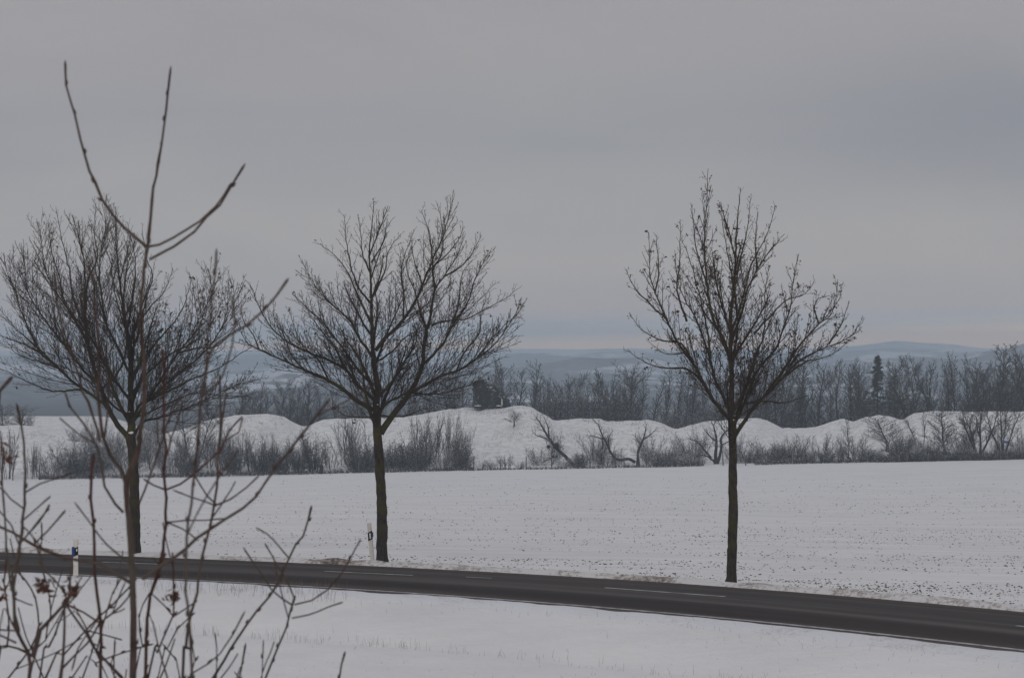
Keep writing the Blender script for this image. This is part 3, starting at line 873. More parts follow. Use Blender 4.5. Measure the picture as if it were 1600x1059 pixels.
# --- left tree
Z1 = lambda *p: zoomed(0, 460, 420 / 1059, p)
Z1u = lambda *p: zoomed(0, 300, 240 / 978, p)
t1_trunk = [(211, 869, 19), (211, 855, 17.5), (210.5, 800, 16.5), (209.5, 750, 15.5), (206.5, 700, 14.5), (204, 684, 16), (205, 670, 12), (204.5, 640, 10.5), (204, 600, 9), (204.5, 560, 8), (203, 540, 7), (197, 510, 5),
            (193, 480, 4), (187, 440, 3), (183, 400, 2.2), (182, 350, 1.2), (180, 322, .7)]
t1_limbs = [
 (Z1((508, 565), (465, 515), (430, 455), (400, 380), (370, 290), (348, 200), (337, 100), (333, 0)) + [(133, 430), (129, 395), (120, 360), (113, 335)], 9, -.1),
 (Z1((432, 445), (380, 410), (325, 370), (270, 330), (220, 280), (155, 225), (120, 150), (80, 60)) + [(25, 460), (12, 425), (5, 395)], 5.5, .2),
 (Z1((325, 373), (230, 382), (170, 370), (100, 340), (20, 300), (-30, 280)), 3.4, -.3),
 (Z1((250, 300), (150, 262), (80, 240), (0, 190)), 3, .3),
 (Z1((385, 350), (330, 300), (265, 215), (200, 130), (130, 30)) + [(42, 450), (38, 410), (30, 380)], 4.5, .35),
 (Z1((500, 470), (450, 442), (400, 385), (320, 320), (230, 280), (130, 250)), 3.6, .5),
 (Z1((508, 410), (460, 345), (405, 262), (370, 190), (320, 120), (260, 50)) + [(85, 450), (70, 420), (65, 380), (58, 350)], 4.5, -.45),
 (Z1((505, 300), (470, 220), (420, 120), (400, 0)) + [(155, 430), (158, 390), (165, 350), (160, 318)], 4.2, .3),
 (Z1((512, 260), (550, 130), (580, 0)) + [(238, 430), (228, 400), (222, 360)], 4, -.2),
 (Z1((518, 580), (560, 505), (640, 482), (720, 452), (800, 420), (900, 370), (1010, 330)), 4.5, .25),
 (Z1((515, 545), (545, 442), (600, 402), (660, 345), (740, 282), (820, 212), (880, 122), (920, 20)) + [(372, 440)], 5.5, -.15),
 (Z1((515, 520), (590, 400), (640, 322), (700, 232), (780, 132), (825, 0)) + [(330, 440), (322, 415)], 5, .4),
 (Z1((580, 420), (680, 372), (760, 332), (860, 290), (960, 225), (1010, 190)), 4, -.5),
 (Z1((512, 330), (580, 235), (640, 162), (700, 92), (740, 0)) + [(298, 440), (295, 425)], 4, .2),
 (Z1((512, 400), (590, 300), (680, 230), (760, 190), (830, 120), (870, 30)) + [(348, 440)], 4, -.3),
 (Z1((700, 232), (780, 210), (860, 200), (940, 110)), 3, .3),
 (Z1((545, 480), (640, 440), (760, 390), (880, 400), (990, 400)), 3, -.4),
 (Z1((512, 205), (540, 120), (600, 40), (640, 0)) + [(265, 435), (270, 420)], 3.2, .3),
 (Z1((345, 190), (300, 110), (250, 20)) + [(92, 430), (80, 390), (75, 345)], 3.6, -.4),
 (Z1((340, 130), (290, 20)) + [(108, 420), (98, 380), (88, 330)], 3.4, .3),
 (Z1((335, 60), (350, -60), (385, -150)) + [(148, 370), (150, 318)], 3.2, -.2),
 (Z1((270, 330), (180, 240), (90, 160), (20, 100), (-20, 60)), 3.2, -.2),
 (Z1((155, 225), (80, 190), (20, 170), (-40, 150)), 2.6, .3),
 (Z1((490, 100), (520, 20)) + [(212, 430), (208, 385), (198, 345)], 3, .3),
 (Z1((400, 375), (470, 300), (500, 180), (470, 60)) + [(178, 450), (170, 400), (140, 350)], 3.4, .5),
]
PAR1 = [dict(PAR[0], sp=.105, max=2.2, tl=.74), dict(PAR[1], sp=.10, max=.85), dict(PAR[2], sp=.10)]
roadside_tree((211, 866), 63.5, t1_trunk, t1_limbs, 44, 'broad bare tree with snow in its fork, partly hidden by the reddish saplings in front', PAR1, 10, .40, leaf=(.10, .035, (240, 400)),
              snow=[(205, 676, .10), (202, 643, .03)])

# ------------------------------------------------------------------ foreground saplings
def sapling(Y0, stems, seed, label, matl, leaves=None):
    """stems: (px path, w0, w1, lean, twiggy)"""
    rng = random.Random(seed)
    f0 = stems[0][0][0]
    gx, gy = (f0[0] - 800) / F * Y0, Y0
    rp = np.array([gx, gy, gz(gx, gy)])
    root = empty('sapling', rp, label, 'shrub', 'bare saplings close to the viewer')
    for idx, (pxs, w0, w1, k, tg) in enumerate(stems):
        run = 0; prev = None; P3 = []
        y0 = Y0 + (k if isinstance(k, tuple) else (k, 0))[0]
        kk = (k if isinstance(k, tuple) else (k, 0))[1]
        for (x_, y_) in pxs:
            if prev: run += math.dist((x_, y_), prev) / F * Y0
            prev = (x_, y_)
            P3.append(pt(x_, y_, y0 + kk * run))
        if pxs[0][1] >= 1050:      # carry the stem on down into the snow
            e = P3[0]; down = P3[0] - P3[1]; down /= np.linalg.norm(down)
            tgt = np.array([e[0] * .6 + rp[0] * .4 + down[0] * .2, e[1], gz(e[0], e[1]) - .1])
            midp = (e + tgt) / 2 + np.array([down[0] * .15, 0, 0])
            P3 = [tgt, midp] + P3
            w_base = w0 * 1.25
        else:
            w_base = w0
        S_ = catmull(P3, .035)
        n_ = len(S_)
        S_ = S_ + np.array([[rng.gauss(0, .0012) for _ in range(3)] for _ in range(n_)])
        t_ = np.linspace(0, 1, n_)
        rr = (w_base + (w1 - w_base) * t_ ** .8) * .90 / 2 / F * Y0
        for i in range(3, n_ - 1):                      # nodes and bud swellings
            if rng.random() < .16: rr[i] *= rng.uniform(1.12, 1.32)
        rr[-1] *= 1.35; rr = np.append(rr, rr[-1] * .35); S_ = np.vstack([S_, S_[-1] + (S_[-1] - S_[-2]) * .22])
        B_ = Tubes(rp); B_.add(S_, rr, 8)
        tw = B_
        # buds
        acc = 0
        for i in range(4, n_ - 1):
            acc += np.linalg.norm(S_[i] - S_[i - 1])
            if acc > .035 and rng.random() < .85 and rr[i] < .02:
                acc = 0
                d = S_[i] - S_[i - 1]; d /= np.linalg.norm(d)
                sd = np.cross(d, np.array([rng.gauss(0, 1) for _ in range(3)])); sd /= np.linalg.norm(sd)
                a0 = S_[i]; a1 = a0 + sd * (rr[i] + .001) + d * .003; a2 = a1 + sd * .002 + d * .008
                tw.add([tuple(a0), tuple(a1), tuple(a2)], [.0028, .0032, .0008], 5)
        if tg > 0:
            par = [dict(start=.25, sp=.16 / tg, fac=.40, max=.26, ang=(30, 55), up=.25, bend=.2, n=6, r=.0030, rt=.0016, wig=.05, tl=.4, k=5),
                   dict(start=.25, sp=.11, fac=.35, max=.08, ang=(30, 60), up=.1, bend=.1, n=3, r=.0018, rt=.0012, wig=.08, k=4)]
            grow(tw, S_, rr, rng, 0, par)
        link('stem' if w0 > 7 else 'branch', B_.build('branch', matl), root)
    if leaves:
        Vv, Qq = [], []
        for (lx, ly, spread, n_l) in leaves:
            for _ in range(n_l):
                c_ = pt(lx + rng.gauss(0, spread), ly + rng.gauss(0, spread * 1.1), Y0 + rng.gauss(0, .02)) - rp
                u_ = Vector([rng.gauss(0, 1) for _ in range(3)]).normalized(); v_ = u_.cross(Vector([rng.gauss(0, 1) for _ in range(3)])).normalized()
                L_ = rng.uniform(.006, .014); W_ = L_ * .35; cv = u_.cross(v_) * L_ * .3
                c_ = Vector(c_); k0 = len(Vv)
                Vv += [c_ - u_ * L_, c_ + v_ * W_ - u_ * L_ * .2 + cv, c_ + u_ * L_, c_ - v_ * W_ - u_ * L_ * .2 + cv]
                Qq.append((k0, k0 + 1, k0 + 2, k0 + 3))
        link('withered_leaves', np_mesh('withered_leaves', [tuple(v) for v in Vv], Qq, None, M['dead_leaf'], False), root)
    return root

main = [
 ([(208, 1062), (208, 1010), (208, 960), (207, 910), (206, 870), (203, 830), (199, 790), (198, 760), (202, 735), (212, 715), (219, 690), (223, 650), (225, 610), (223, 560), (221, 510), (222, 460), (225, 420), (230, 382), (234, 340), (240, 295), (246, 255), (251, 225), (258, 190), (261, 150), (266, 113)], 20, 3.0, (0, .02), 0),
 ([(229, 386), (213, 372), (195, 356), (178, 338), (160, 312), (148, 285), (140, 268), (132, 240), (125, 218), (117, 180), (110, 160), (103, 130), (100, 101)], 6, 3.4, (0, -.1), 0),
 ([(230, 387), (248, 382), (270, 372), (290, 360), (310, 346), (335, 322), (350, 305), (360, 289)], 4.6, 3.2, (0, .25), 0),
 ([(234, 405), (250, 396), (274, 385), (303, 363), (325, 340), (345, 321), (362, 290), (379, 262)], 5, 3.6, (0, .05), 0),
 ([(199, 775), (190, 735), (172, 710), (160, 680), (156, 645), (153, 610), (155, 560), (153, 520), (148, 480), (147, 440), (140, 418)], 7.5, 3.5, (0, .2), .35),
 ([(193, 800), (180, 785), (165, 760), (160, 735), (152, 700), (130, 662), (111, 634), (103, 615)], 5, 2.8, (0, -.3), .4),
 ([(158, 690), (145, 650), (130, 610), (117, 570), (100, 520), (88, 470), (84, 430)], 5, 3, (.05, .3), .3),
 ([(205, 880), (190, 870), (165, 850), (140, 815), (120, 790)], 4, 2.4, (0, -.4), .3),
 ([(224, 906), (245, 888), (273, 871), (308, 840), (350, 812), (380, 795), (400, 775), (427, 735), (450, 705), (467, 681), (490, 655), (511, 627)], 7, 3.2, (-.1, -.1), .3),
 ([(206, 912), (192, 902), (157, 881), (105, 871), (52, 850), (20, 832), (-20, 812)], 7, 4, (-.05, -.05), .5),
 ([(214, 790), (225, 765), (238, 730), (250, 700), (262, 660), (280, 620)], 4, 2.4, (.1, .3), .4),
]
sapling(4.9, main, 7, 'tallest reddish sapling close to the viewer, its thick stem ending in four long curved shoots', M['bark_shrub'])
s2 = [
 ([(228, 1062), (229, 990), (232, 950), (235, 930), (245, 902), (253, 870), (259, 820), (259, 780), (258, 735), (258, 700), (257, 650), (257, 600), (254, 548)], 8.5, 4.2, (0, .03), .5),
 ([(259, 815), (290, 812), (320, 813), (345, 810)], 3, 2.2, (0, .2), 0),
 ([(262, 817), (285, 826), (300, 834), (308, 843)], 3, 2.2, (0, -.2), 0),
 ([(258, 765), (240, 758), (228, 750)], 3.4, 2.6, (0, -.2), 0),
 ([(259, 765), (280, 755), (300, 742), (325, 720), (345, 700), (358, 672), (375, 655)], 4, 2.6, (0, .15), 0),
 ([(231, 1056), (245, 1020), (259, 990), (271, 958), (271, 920), (270, 868)], 5, 3, (0, .1), .4),
 ([(271, 962), (290, 950), (304, 940)], 3, 2.2, (0, .1), 0),
 ([(271, 962), (258, 945), (243, 930)], 3, 2, (0, .1), 0),
]
sapling(5.4, s2, 8, 'red-stemmed sapling with a withered leaf cluster, just right of the tallest sapling', M['bark_red'], [(270, 935, 5.5, 26)])
s3 = [
 ([(284, 1062), (290, 1010), (300, 955), (308, 925), (315, 875), (329, 822), (336, 780), (340, 740), (342, 700), (345, 650), (345, 620), (342, 590)], 8, 3.6, (0, .05), .5),
 ([(336, 790), (320, 783), (300, 775), (275, 768)], 3, 2.2, (0, .2), 0),
 ([(337, 788), (325, 775), (315, 762), (306, 745)], 3.4, 2.4, (0, -.2), 0),
 ([(338, 790), (360, 780), (385, 762), (400, 745)], 3.6, 2.4, (0, .2), 0),
 ([(342, 710), (350, 690), (372, 675), (378, 655)], 3, 2.4, (0, .2), 0),
 ([(300, 1052), (325, 1035), (343, 1021), (364, 990), (381, 960)], 3.4, 2.6, (0, .1), 0),
 ([(297, 1062), (306, 1030), (300, 1005), (297, 985)], 3.4, 2.2, (0, .1), 0),
]
sapling(5.2, s3, 9, 'slender dark sapling with three short side shoots crossing the far road edge', M['bark_shrub'])
s4 = [
 ([(332, 1060), (350, 1030), (371, 997), (388, 975), (402, 955), (420, 930), (434, 910), (452, 871), (462, 850), (472, 836), (481, 812), (487, 793)], 7, 3.4, (0, .05), .2),
 ([(452, 872), (440, 857), (427, 843), (415, 833), (404, 826)], 3.2, 2.4, (0, .2), 0),
 ([(413, 1062), (425, 1032), (434, 1011), (447, 980), (455, 955), (460, 934)], 6.5, 3.4, (0, -.05), .3),
 ([(455, 966), (480, 961), (497, 955), (515, 949), (532, 941)], 3, 2.4, (0, .2), 0),
 ([(460, 943), (487, 938), (511, 920), (535, 895), (555, 855), (562, 845)], 3, 2.4, (0, .2), 0),
 ([(457, 945), (440, 933), (425, 920), (400, 885), (383, 860)], 3.2, 2.4, (0, -.2), 0),
 ([(459, 934), (448, 905), (434, 885), (424, 865), (415, 850)], 3, 2.4, (0, .2), 0),
 ([(372, 1062), (380, 1035), (383, 1010)], 4, 3, (0, .1), 0),
 ([(410, 1062), (411, 1030), (410, 1005)], 2.6, 1.8, (0, .1), 1.2),
 ([(337, 1062), (340, 1030), (336, 990)], 3, 2.0, (0, .1), .6),
]
sapling(5.6, s4, 10, 'low forked sapling whose shoots spread right over the near road edge', M['bark_shrub'])
s5 = [
 ([(43, 1062), (46, 1040), (45, 1020), (32, 1000), (25, 975), (21, 930), (19, 895), (28, 868), (33, 830), (38, 789), (40, 737), (37, 690), (33, 660), (29, 636)], 13, 3.6, (0, .03), .45),
 ([(50, 1025), (60, 1000), (63, 983), (80, 965), (100, 945), (107, 930), (110, 905), (113, 885)], 10, 2.6, (0, -.1), .5),
 ([(105, 941), (120, 965), (147, 1011), (170, 1035), (189, 1058)], 4, 5, (.1, .1), .4),
 ([(101, 948), (101, 997), (98, 1030), (95, 1062)], 4, 5.5, (0, .2), .2),
 ([(106, 942), (100, 925), (85, 905), (70, 890), (62, 870), (55, 845)], 4, 2.6, (.1, .2), .3),
 ([(22, 985), (10, 985), (-15, 982)], 3, 3, (0, .1), .4),
 ([(26, 1003), (5, 995), (-20, 985)], 4, 3, (0, .2), .4),
 ([(18, 925), (12, 880), (10, 840), (5, 780), (3, 740), (6, 705)], 4, 3, (0, .3), .6),
 ([(32, 868), (30, 850), (18, 820), (-10, 790)], 3.4, 2.6, (0, .2), .3),
 ([(38, 770), (62, 758), (90, 745), (110, 738)], 3.4, 2.4, (0, .15), 0),
 ([(33, 815), (50, 800), (65, 785), (78, 775)], 3.2, 2.6, (0, .2), 0),
 ([(40, 840), (60, 815), (70, 800), (76, 790)], 3.2, 3.2, (.1, .2), 0),
 ([(52, 850), (75, 830), (88, 815), (100, 800)], 3.2, 3.2, (.1, .2), 0),
 ([(38, 795), (18, 780), (5, 765), (-10, 755)], 3, 2.4, (0, -.2), .3),
 ([(28, 870), (20, 930), (30, 985)], 4, 4, (.15, 0), .2),
 ([(-10, 690), (0, 610), (16, 592)], 6, 5, (-.4, 0), 0),
]
sapling(5.0, s5, 11, 'many-stemmed sapling with a dark knotted fork at the left frame edge', M['bark_shrub'], [(68, 915, 7, 40), (112, 926, 8, 40), (8, 925, 6, 14), (8, 712, 7, 14)])
s6 = [
 ([(157, 1062), (157, 1010), (158, 969), (156, 950), (153, 925), (149, 895), (147, 850), (145, 815), (142, 780), (143, 750), (145, 712)], 7.5, 5, (0, .02), .2),
 ([(157, 976), (165, 965), (178, 955), (189, 948), (200, 932), (206, 915)], 4, 2.6, (0, .2), .5),
 ([(157, 974), (136, 1004), (115, 1025), (98, 1044)], 3.6, 3.6, (0, .1), .2),
 ([(176, 958), (184, 935), (194, 912)], 2.6, 2, (0, .2), 0),
 ([(157, 972), (130, 955), (110, 945)], 3.6, 3, (0, -.1), .2),
 ([(156, 965), (140, 985), (120, 1015), (112, 1040)], 2.6, 2.6, (.1, .1), .4),
 ([(180, 1062), (172, 1040), (178, 1020), (179, 1003)], 2.6, 2, (.1, .1), .4),
]
sapling(5.3, s6, 12, 'thin upright sapling between the white marker post and the tallest sapling', M['bark_red'])
s10 = [
 ([(128, 1062), (150, 1020), (162, 975), (176, 925), (188, 905)], 4, 2.4, (0, .1), .5),
 ([(62, 1062), (76, 1010), (92, 975), (103, 945), (120, 915)], 4.5, 3, (0, .1), .6),
 ([(12, 1062), (30, 1040), (48, 1012), (60, 975), (56, 935), (40, 905), (22, 885)], 5, 2.8, (0, .1), .6),
 ([(70, 1062), (100, 1022), (140, 978), (185, 935), (212, 905)], 4, 3, (0, .2), .3),
 ([(110, 1062), (150, 1035), (190, 1020), (235, 1006)], 4, 2.6, (0, .1), .3),
 ([(190, 1000), (165, 992), (140, 985)], 3, 2, (.2, .1), 0),
 ([(178, 1062), (178, 1030), (178, 1002)], 3.4, 2.4, (0, .1), .4),
 ([(246, 1062), (262, 1012), (276, 982), (302, 958)], 3.4, 2.2, (0, .1), .4),
 ([(282, 1062), (276, 1030), (258, 1008)], 3, 2.2, (0, .1), .2),
 ([(-8, 1062), (10, 1010), (14, 960), (6, 910), (12, 860)], 5, 2.8, (0, .1), .7),
 ([(-20, 1012), (10, 1008), (45, 1020)], 3.4, 4, (.1, 0), .3),
 ([(45, 1062), (70, 1000), (78, 940), (64, 880), (66, 820)], 4, 2.4, (0, .2), .6),
 ([(210, 1062), (222, 1010), (218, 965), (232, 925)], 3.4, 2.2, (.1, .1), .4),
]
sapling(5.9, s10, 15, 'tangle of thin crossing shoots low behind the knotted left sapling', M['bark_shrub'])
s7 = [([(529, 1062), (534, 1040), (538, 1020)], 4, 3.2, (0, .05), 0)]
sapling(5.4, s7, 13, 'single short twig tip rising alone from the bottom frame edge', M['bark_shrub'])
s8 = [([(300, 700), (345, 640), (385, 590), (400, 560)], 3, 2.4, (0, .1), 0)]
s9 = [
 ([(300, 1062), (290, 900), (300, 760), (315, 640), (325, 560), (335, 540), (360, 525), (385, 508), (413, 484), (430, 463), (449, 440)], 5.5, 4, (0, .05), .15),
 ([(321, 590), (325, 520), (332, 460), (338, 395)], 3.6, 3.2, (0, .05), 0),
 ([(318, 620), (345, 590), (363, 540), (366, 470)], 3.6, 3.0, (0, .25), .3),
]
sapling(4.2, s9, 14, 'nearest blurred sapling whose shoots rise in front of the left tree crown', M['bark_shrub'])

# ------------------------------------------------------------------ marker posts
def marker_post(base_px, top_px, Y0, label, yaw, blue_left):
    b0 = pt(base_px[0], base_px[1], Y0)
    b0[2] = gz(b0[0], b0[1]) + .0
    top = pt(top_px[0], top_px[1], Y0)
    H = top[2] - b0[2]
    root = empty('marker_post', b0, label, 'marker post', 'reflector posts beside the road')
    root.rotation_euler = (0, math.atan2(top[0] - b0[0], H), R(yaw))
    # rounded triangular section: flat face at -y
    sec = [(-.060, -.030), (-.045, -.042), (.045, -.042), (.060, -.030), (.040, .030), (.018, .055), (-.018, .055), (-.040, .030)]
    def prism(name, m_, levels, grow_=1.0, parent=root, shear=0.0):
        Vv = []
        for z_, s_ in levels:
            for x_, y_ in sec:
                Vv.append((x_ * s_ * grow_, y_ * s_ * grow_, z_ + shear * x_ + (-.25 * y_ if z_ > H - .02 else 0)))
        n_ = 8; Q_ = []
        for a_ in range(len(levels) - 1):
            for i in range(n_):
                Q_.append((a_ * n_ + i, a_ * n_ + (i + 1) % n_, (a_ + 1) * n_ + (i + 1) % n_, (a_ + 1) * n_ + i))
        me = bpy.data.meshes.new(name)
        me.from_pydata(Vv, [], Q_ + [tuple(range((len(levels) - 1) * n_, len(levels) * n_)), tuple(reversed(range(n_)))])
        me.materials.append(m_)
        return link(name, me, parent)
    prism('body', M['white_plastic'], [(-.1, 1), (.3, 1), (H - .03, .97), (H, .9)])
    z0, z1 = H * .60, H * .80
    bd = prism('black_band', M['black_plastic'], [(z0, 1), (z1, 1)], 1.07, root, .45)
    def boxm(name, m_, cx, cy, cz, sx, sy, sz, parent):
        import bmesh
        bm = bmesh.new(); bmesh.ops.create_cube(bm, size=1)
        for v in bm.verts: v.co = Vector((cx + v.co.x * sx, cy + v.co.y * sy, cz + v.co.z * sz))
        bmesh.ops.bevel(bm, geom=bm.edges[:], offset=.004, segments=2, affect='EDGES')
        me = bpy.data.meshes.new(name); bm.to_mesh(me); bm.free(); me.materials.append(m_)
        return link(name, me, parent)
    if blue_left:
        boxm('reflector', M['reflector'], .030, -.050, (z0 + z1) / 2 + .04, .028, .012, .06, root)
        boxm('wildlife_reflector', M['blue_plastic'], -.055, -.035, (z0 + z1) / 2 + .01, .065, .075, z1 - z0 + .02, root)
        boxm('lower_reflector', M['reflector'], -.02, -.052, z0 - .035, .022, .012, .045, root)
        boxm('lower_reflector', M['reflector'], .028, -.052, z0 - .035, .022, .012, .045, root)
    else:
        boxm('reflector', M['reflector'], .006, -.050, (z0 + z1) / 2, .038, .012, .14, root)
        boxm('wildlife_reflector', M['blue_plastic'], .062, -.02, (z0 + z1) / 2 + .03, .03, .06, .12, root)
marker_post((118.5, 904), (118, 842), 56.8, 'white roadside marker post with a blue side reflector, upright on the near verge', 8, True)
marker_post((583, 879), (577, 817), 61.2, 'white roadside marker post leaning beside the trunk of the middle tree', -15, False)

# ------------------------------------------------------------------ soil clods and dry grass
rs = np.random.RandomState(5)
cl = []
while len(cl) < 8500:
    px_, py_ = rs.uniform(-60, 1660), 742 + 205 * rs.beta(1.3, 1.15)
    Y = None
    # march to the field along the view ray
    sl_ = (py_ - HZ) / F
    s_lo = s_0 = float(yf(np.array((px_ - 800) / F * 58.0))) - 3; s_hi = 250.0
    for _ in range(18):
        mid = (s_lo + s_hi) / 2
        zt_ = z_edge(px_) * max(0, (mid - yf(np.array((px_ - 800) / F * mid))) / max(EDGE_Y - yf(np.array((px_ - 800) / F * mid)), 1))
        if CAMH - sl_ * mid > zt_: s_lo = mid
        else: s_hi = mid
    Y = s_lo; X = (px_ - 800) / F * Y
    if Y < s_0 + .3: continue
    if Y - yf(np.array(X)) < 1.6: continue
    d_ = .45 + .9 * fbm(np.array([X * .05]), np.array([Y * .16]), 71, 3)[0] + .5 * np.sin(Y * .9 + X * .02) * .5
    d_ *= .35 + .65 * min(1, max(0, (px_ - 150) / 800.))
    if rs.rand() > d_: continue
    cl.append((X, Y))
cl = np.array(cl); zc = terrain(cl[:, 0], cl[:, 1])
oct_v = np.array([(1, 0, 0), (0, 1, 0), (-1, 0, 0), (0, -1, 0), (0, 0, 1), (0, 0, -.6)], dtype=float)
oct_f = np.array([(0, 1, 4), (1, 2, 4), (2, 3, 4), (3, 0, 4), (1, 0, 5), (2, 1, 5), (3, 2, 5), (0, 3, 5)])
n_ = len(cl)
size = np.minimum(rs.lognormal(math.log(.0145), .42, n_), .027) * (1 + np.clip((cl[:, 1] - 80) / 170, 0, 1) * .9)
Vc = oct_v[None] * (1 + rs.uniform(-.35, .35, (n_, 6, 1))) * size[:, None, None] * np.array([1.25, 1.1, .75]) + np.stack([cl[:, 0], cl[:, 1], zc + size * .25], 1)[:, None, :]
Fc = (oct_f[None] + (np.arange(n_) * 6)[:, None, None]).reshape(-1, 3)
tag(link('soil_clods', np_mesh('soil_clods', Vc.reshape(-1, 3), None, Fc, M['soil'], False)), 'scattered dark soil clods poking through the snow of the field', 'soil', kind='stuff')

G = Tubes()
rng = random.Random(9)
def blade(X, Y, h, lean=.4, r=.0028):
    z_ = gz(X, Y) - .01
    a_ = rng.uniform(0, 6.28); l_ = rng.uniform(0, lean) * h
    G.add([(X, Y, z_), (X + math.cos(a_) * l_ * .35, Y + math.sin(a_) * l_ * .35, z_ + h * .6), (X + math.cos(a_) * l_, Y + math.sin(a_) * l_, z_ + h)], [r, r * .8, r * .4], 3)
for _ in range(620):             # stalks along the ditch
    X = rng.uniform(-13, 9)
    if vnoise(np.array([X * .9]), np.array([3.3]), 3)[0] < .35 and rng.random() < .7: continue
    Y = float(yn(np.array(X))) - 6.3 + rng.gauss(0, .35)
    blade(X, Y, rng.uniform(.05, .22))
for _ in range(300):             # stalks on the verge below the road
    X = rng.uniform(-13, 10)
    Y = float(yn(np.array(X))) - abs(rng.gauss(.4, 1.2)) - .25
    blade(X, Y, rng.uniform(.03, .14), .8)
for _ in range(170):
    X = rng.uniform(-8.5, -3.6)
    Y = float(yn(np.array(X))) - rng.uniform(.3, 2.2)
    blade(X, Y, rng.uniform(.12, .40), .5, .003)
for _ in range(500):
    X = rng.uniform(-14, 12)
    Y = rng.uniform(38, 46)
    blade(X, Y, rng.uniform(.02, .07), .9, .0025)
for _ in range(260):             # far verge
    X = rng.uniform(-14, 12)
    Y = float(yf(np.array(X))) + rng.uniform(.3, 1.4)
    blade(X, Y, rng.uniform(.04, .14), .9)
mound_blades = Tubes(); GG, G = G, mound_blades
for _ in range(1500):
    px_ = rng.uniform(-60, 1660); Y = rng.uniform(256, 292); X = (px_ - 800) / F * Y
    if vnoise(np.array([X * .22]), np.array([Y * .22]), 91)[0] < .5 and rng.random() < .85: continue
    for _ in range(4):
        blade(X + rng.gauss(0, .35), Y + rng.gauss(0, .35), rng.uniform(.12, .55), 1.0, .012)
tag(link('mound_weeds', G.build('mound_weeds', M['weeds'])), 'dead weeds standing through the snow of the mounds', 'weeds', kind='stuff')
G = GG
tag(link('dry_grass', G.build('dry_grass', M['straw'])), 'thin dry grass stalks along the ditch and verges', 'grass', kind='stuff')

# ------------------------------------------------------------------ prototypes for the trees and bushes behind the field
def proto_tree(seed, H=8.0, kind='round'):
    rng = random.Random(seed)
    T_ = Tubes(); B_ = Tubes()
    stems = {'round': 1, 'tall': 1, 'multi': 4, 'slender': 1, 'spread': 2}[kind]
    for s_ in range(stems):
        az = rng.uniform(0, 6.28) if stems == 1 else s_ * 6.28 / stems + rng.uniform(-.4, .4)
        lean = {'round': .05, 'tall': .04, 'multi': .38, 'slender': .06, 'spread': .3}[kind]
        pos = np.array([0, 0, -.3]); d = np.array([math.cos(az) * lean, math.sin(az) * lean, 1.0]); ps = [pos.copy()]
        hh = H * (rng.uniform(.8, 1) if stems > 1 else 1)
        for i in range(14):
            d += np.array([rng.gauss(0, .05), rng.gauss(0, .05), .03]); d /= np.linalg.norm(d)
            pos = pos + d * (hh + .3) / 14; ps.append(pos.copy())
        r0 = {'round': .15, 'tall': .13, 'multi': .12, 'slender': .10, 'spread': .13}[kind]
        rr = r0 * (1 - np.linspace(0, 1, 15)) ** 1.3 + .018
        T_.add(np.array(ps), rr, 6)
        st, fac, mx, an = {'round': (.22, .5, 3.2, (35, 58)), 'tall': (.25, .3, 1.9, (22, 42)), 'multi': (.25, .38, 2.2, (25, 50)), 'slender': (.35, .22, 1.4, (25, 45)), 'spread': (.25, .42, 2.6, (35, 65))}[kind]
        par = [dict(start=st, sp=.22 if stems == 1 else .40, fac=fac * 1.25, max=mx * 1.25, ang=an, up=.12, bend=.3, n=6, r=.045, rt=.016, wig=.09, tl=.45, k=3),
               dict(start=.12, sp=.17, fac=.5, max=1.15, ang=(28, 55), up=.12, bend=.2, n=4, r=.022, rt=.014, wig=.10),
               dict(start=.15, sp=.15, fac=.5, max=.5, ang=(30, 60), up=.08, bend=.1, n=3, r=.015, rt=.012, wig=.10)]
        grow(B_, ps, rr, rng, 0, par)
    return T_.build('trunk', M['bark_grey']), B_.build('crown', M['twig_grey'])
def proto_bush(seed, H=3.0, kind='dense'):
    rng = random.Random(seed)
    B_ = Tubes()
    n_ = {'dense': 34, 'osier': 12, 'loose': 15}[kind]
    for s_ in range(n_):
        az = rng.uniform(0, 6.28); rad_ = rng.uniform(0, .9 if kind != 'osier' else .7)
        lean = {'dense': rng.uniform(0, .95), 'osier': rng.uniform(0, .5), 'loose': rng.uniform(.1, .9)}[kind]
        pos = np.array([math.cos(az) * rad_, math.sin(az) * rad_, -.2]); d = np.array([math.cos(az) * lean, math.sin(az) * lean, 1.0]); d /= np.linalg.norm(d); ps = [pos.copy()]
        hh = H * rng.uniform(.6, 1.05)
        for i in range(8):
            d += np.array([rng.gauss(0, .07), rng.gauss(0, .07), .02]); d /= np.linalg.norm(d)
            pos = pos + d * hh / 8; ps.append(pos.copy())
        r0 = .018
        rr = r0 * (1 - np.linspace(0, 1, 9)) + .010
        B_.add(np.array(ps), rr, 4)
        if kind == 'dense':
            par = [dict(start=.1, sp=.14, fac=.45, max=1.1, ang=(30, 70), up=.05, bend=.1, n=4, r=.018, rt=.010, wig=.15),
                   dict(start=.1, sp=.13, fac=.5, max=.4, ang=(30, 70), up=.0, bend=.05, n=3, r=.011, rt=.009, wig=.15)]
        elif kind == 'osier':
            par = [dict(start=.2, sp=.14, fac=.4, max=1.1, ang=(18, 42), up=.2, bend=.1, n=4, r=.015, rt=.010, wig=.10),
                   dict(start=.15, sp=.13, fac=.45, max=.45, ang=(25, 50), up=.1, bend=.05, n=3, r=.010, rt=.008, wig=.12)]
        else:
            par = [dict(start=.12, sp=.15, fac=.45, max=1.1, ang=(30, 60), up=.1, bend=.1, n=4, r=.016, rt=.010, wig=.12),
                   dict(start=.1, sp=.12, fac=.45, max=.45, ang=(30, 65), up=.0, bend=.05, n=3, r=.010, rt=.008, wig=.15)]
        grow(B_, ps, rr, rng, 0, par)
    return B_.build('bush', M['twig_dense'] if kind == 'dense' else M['twig_brush'])
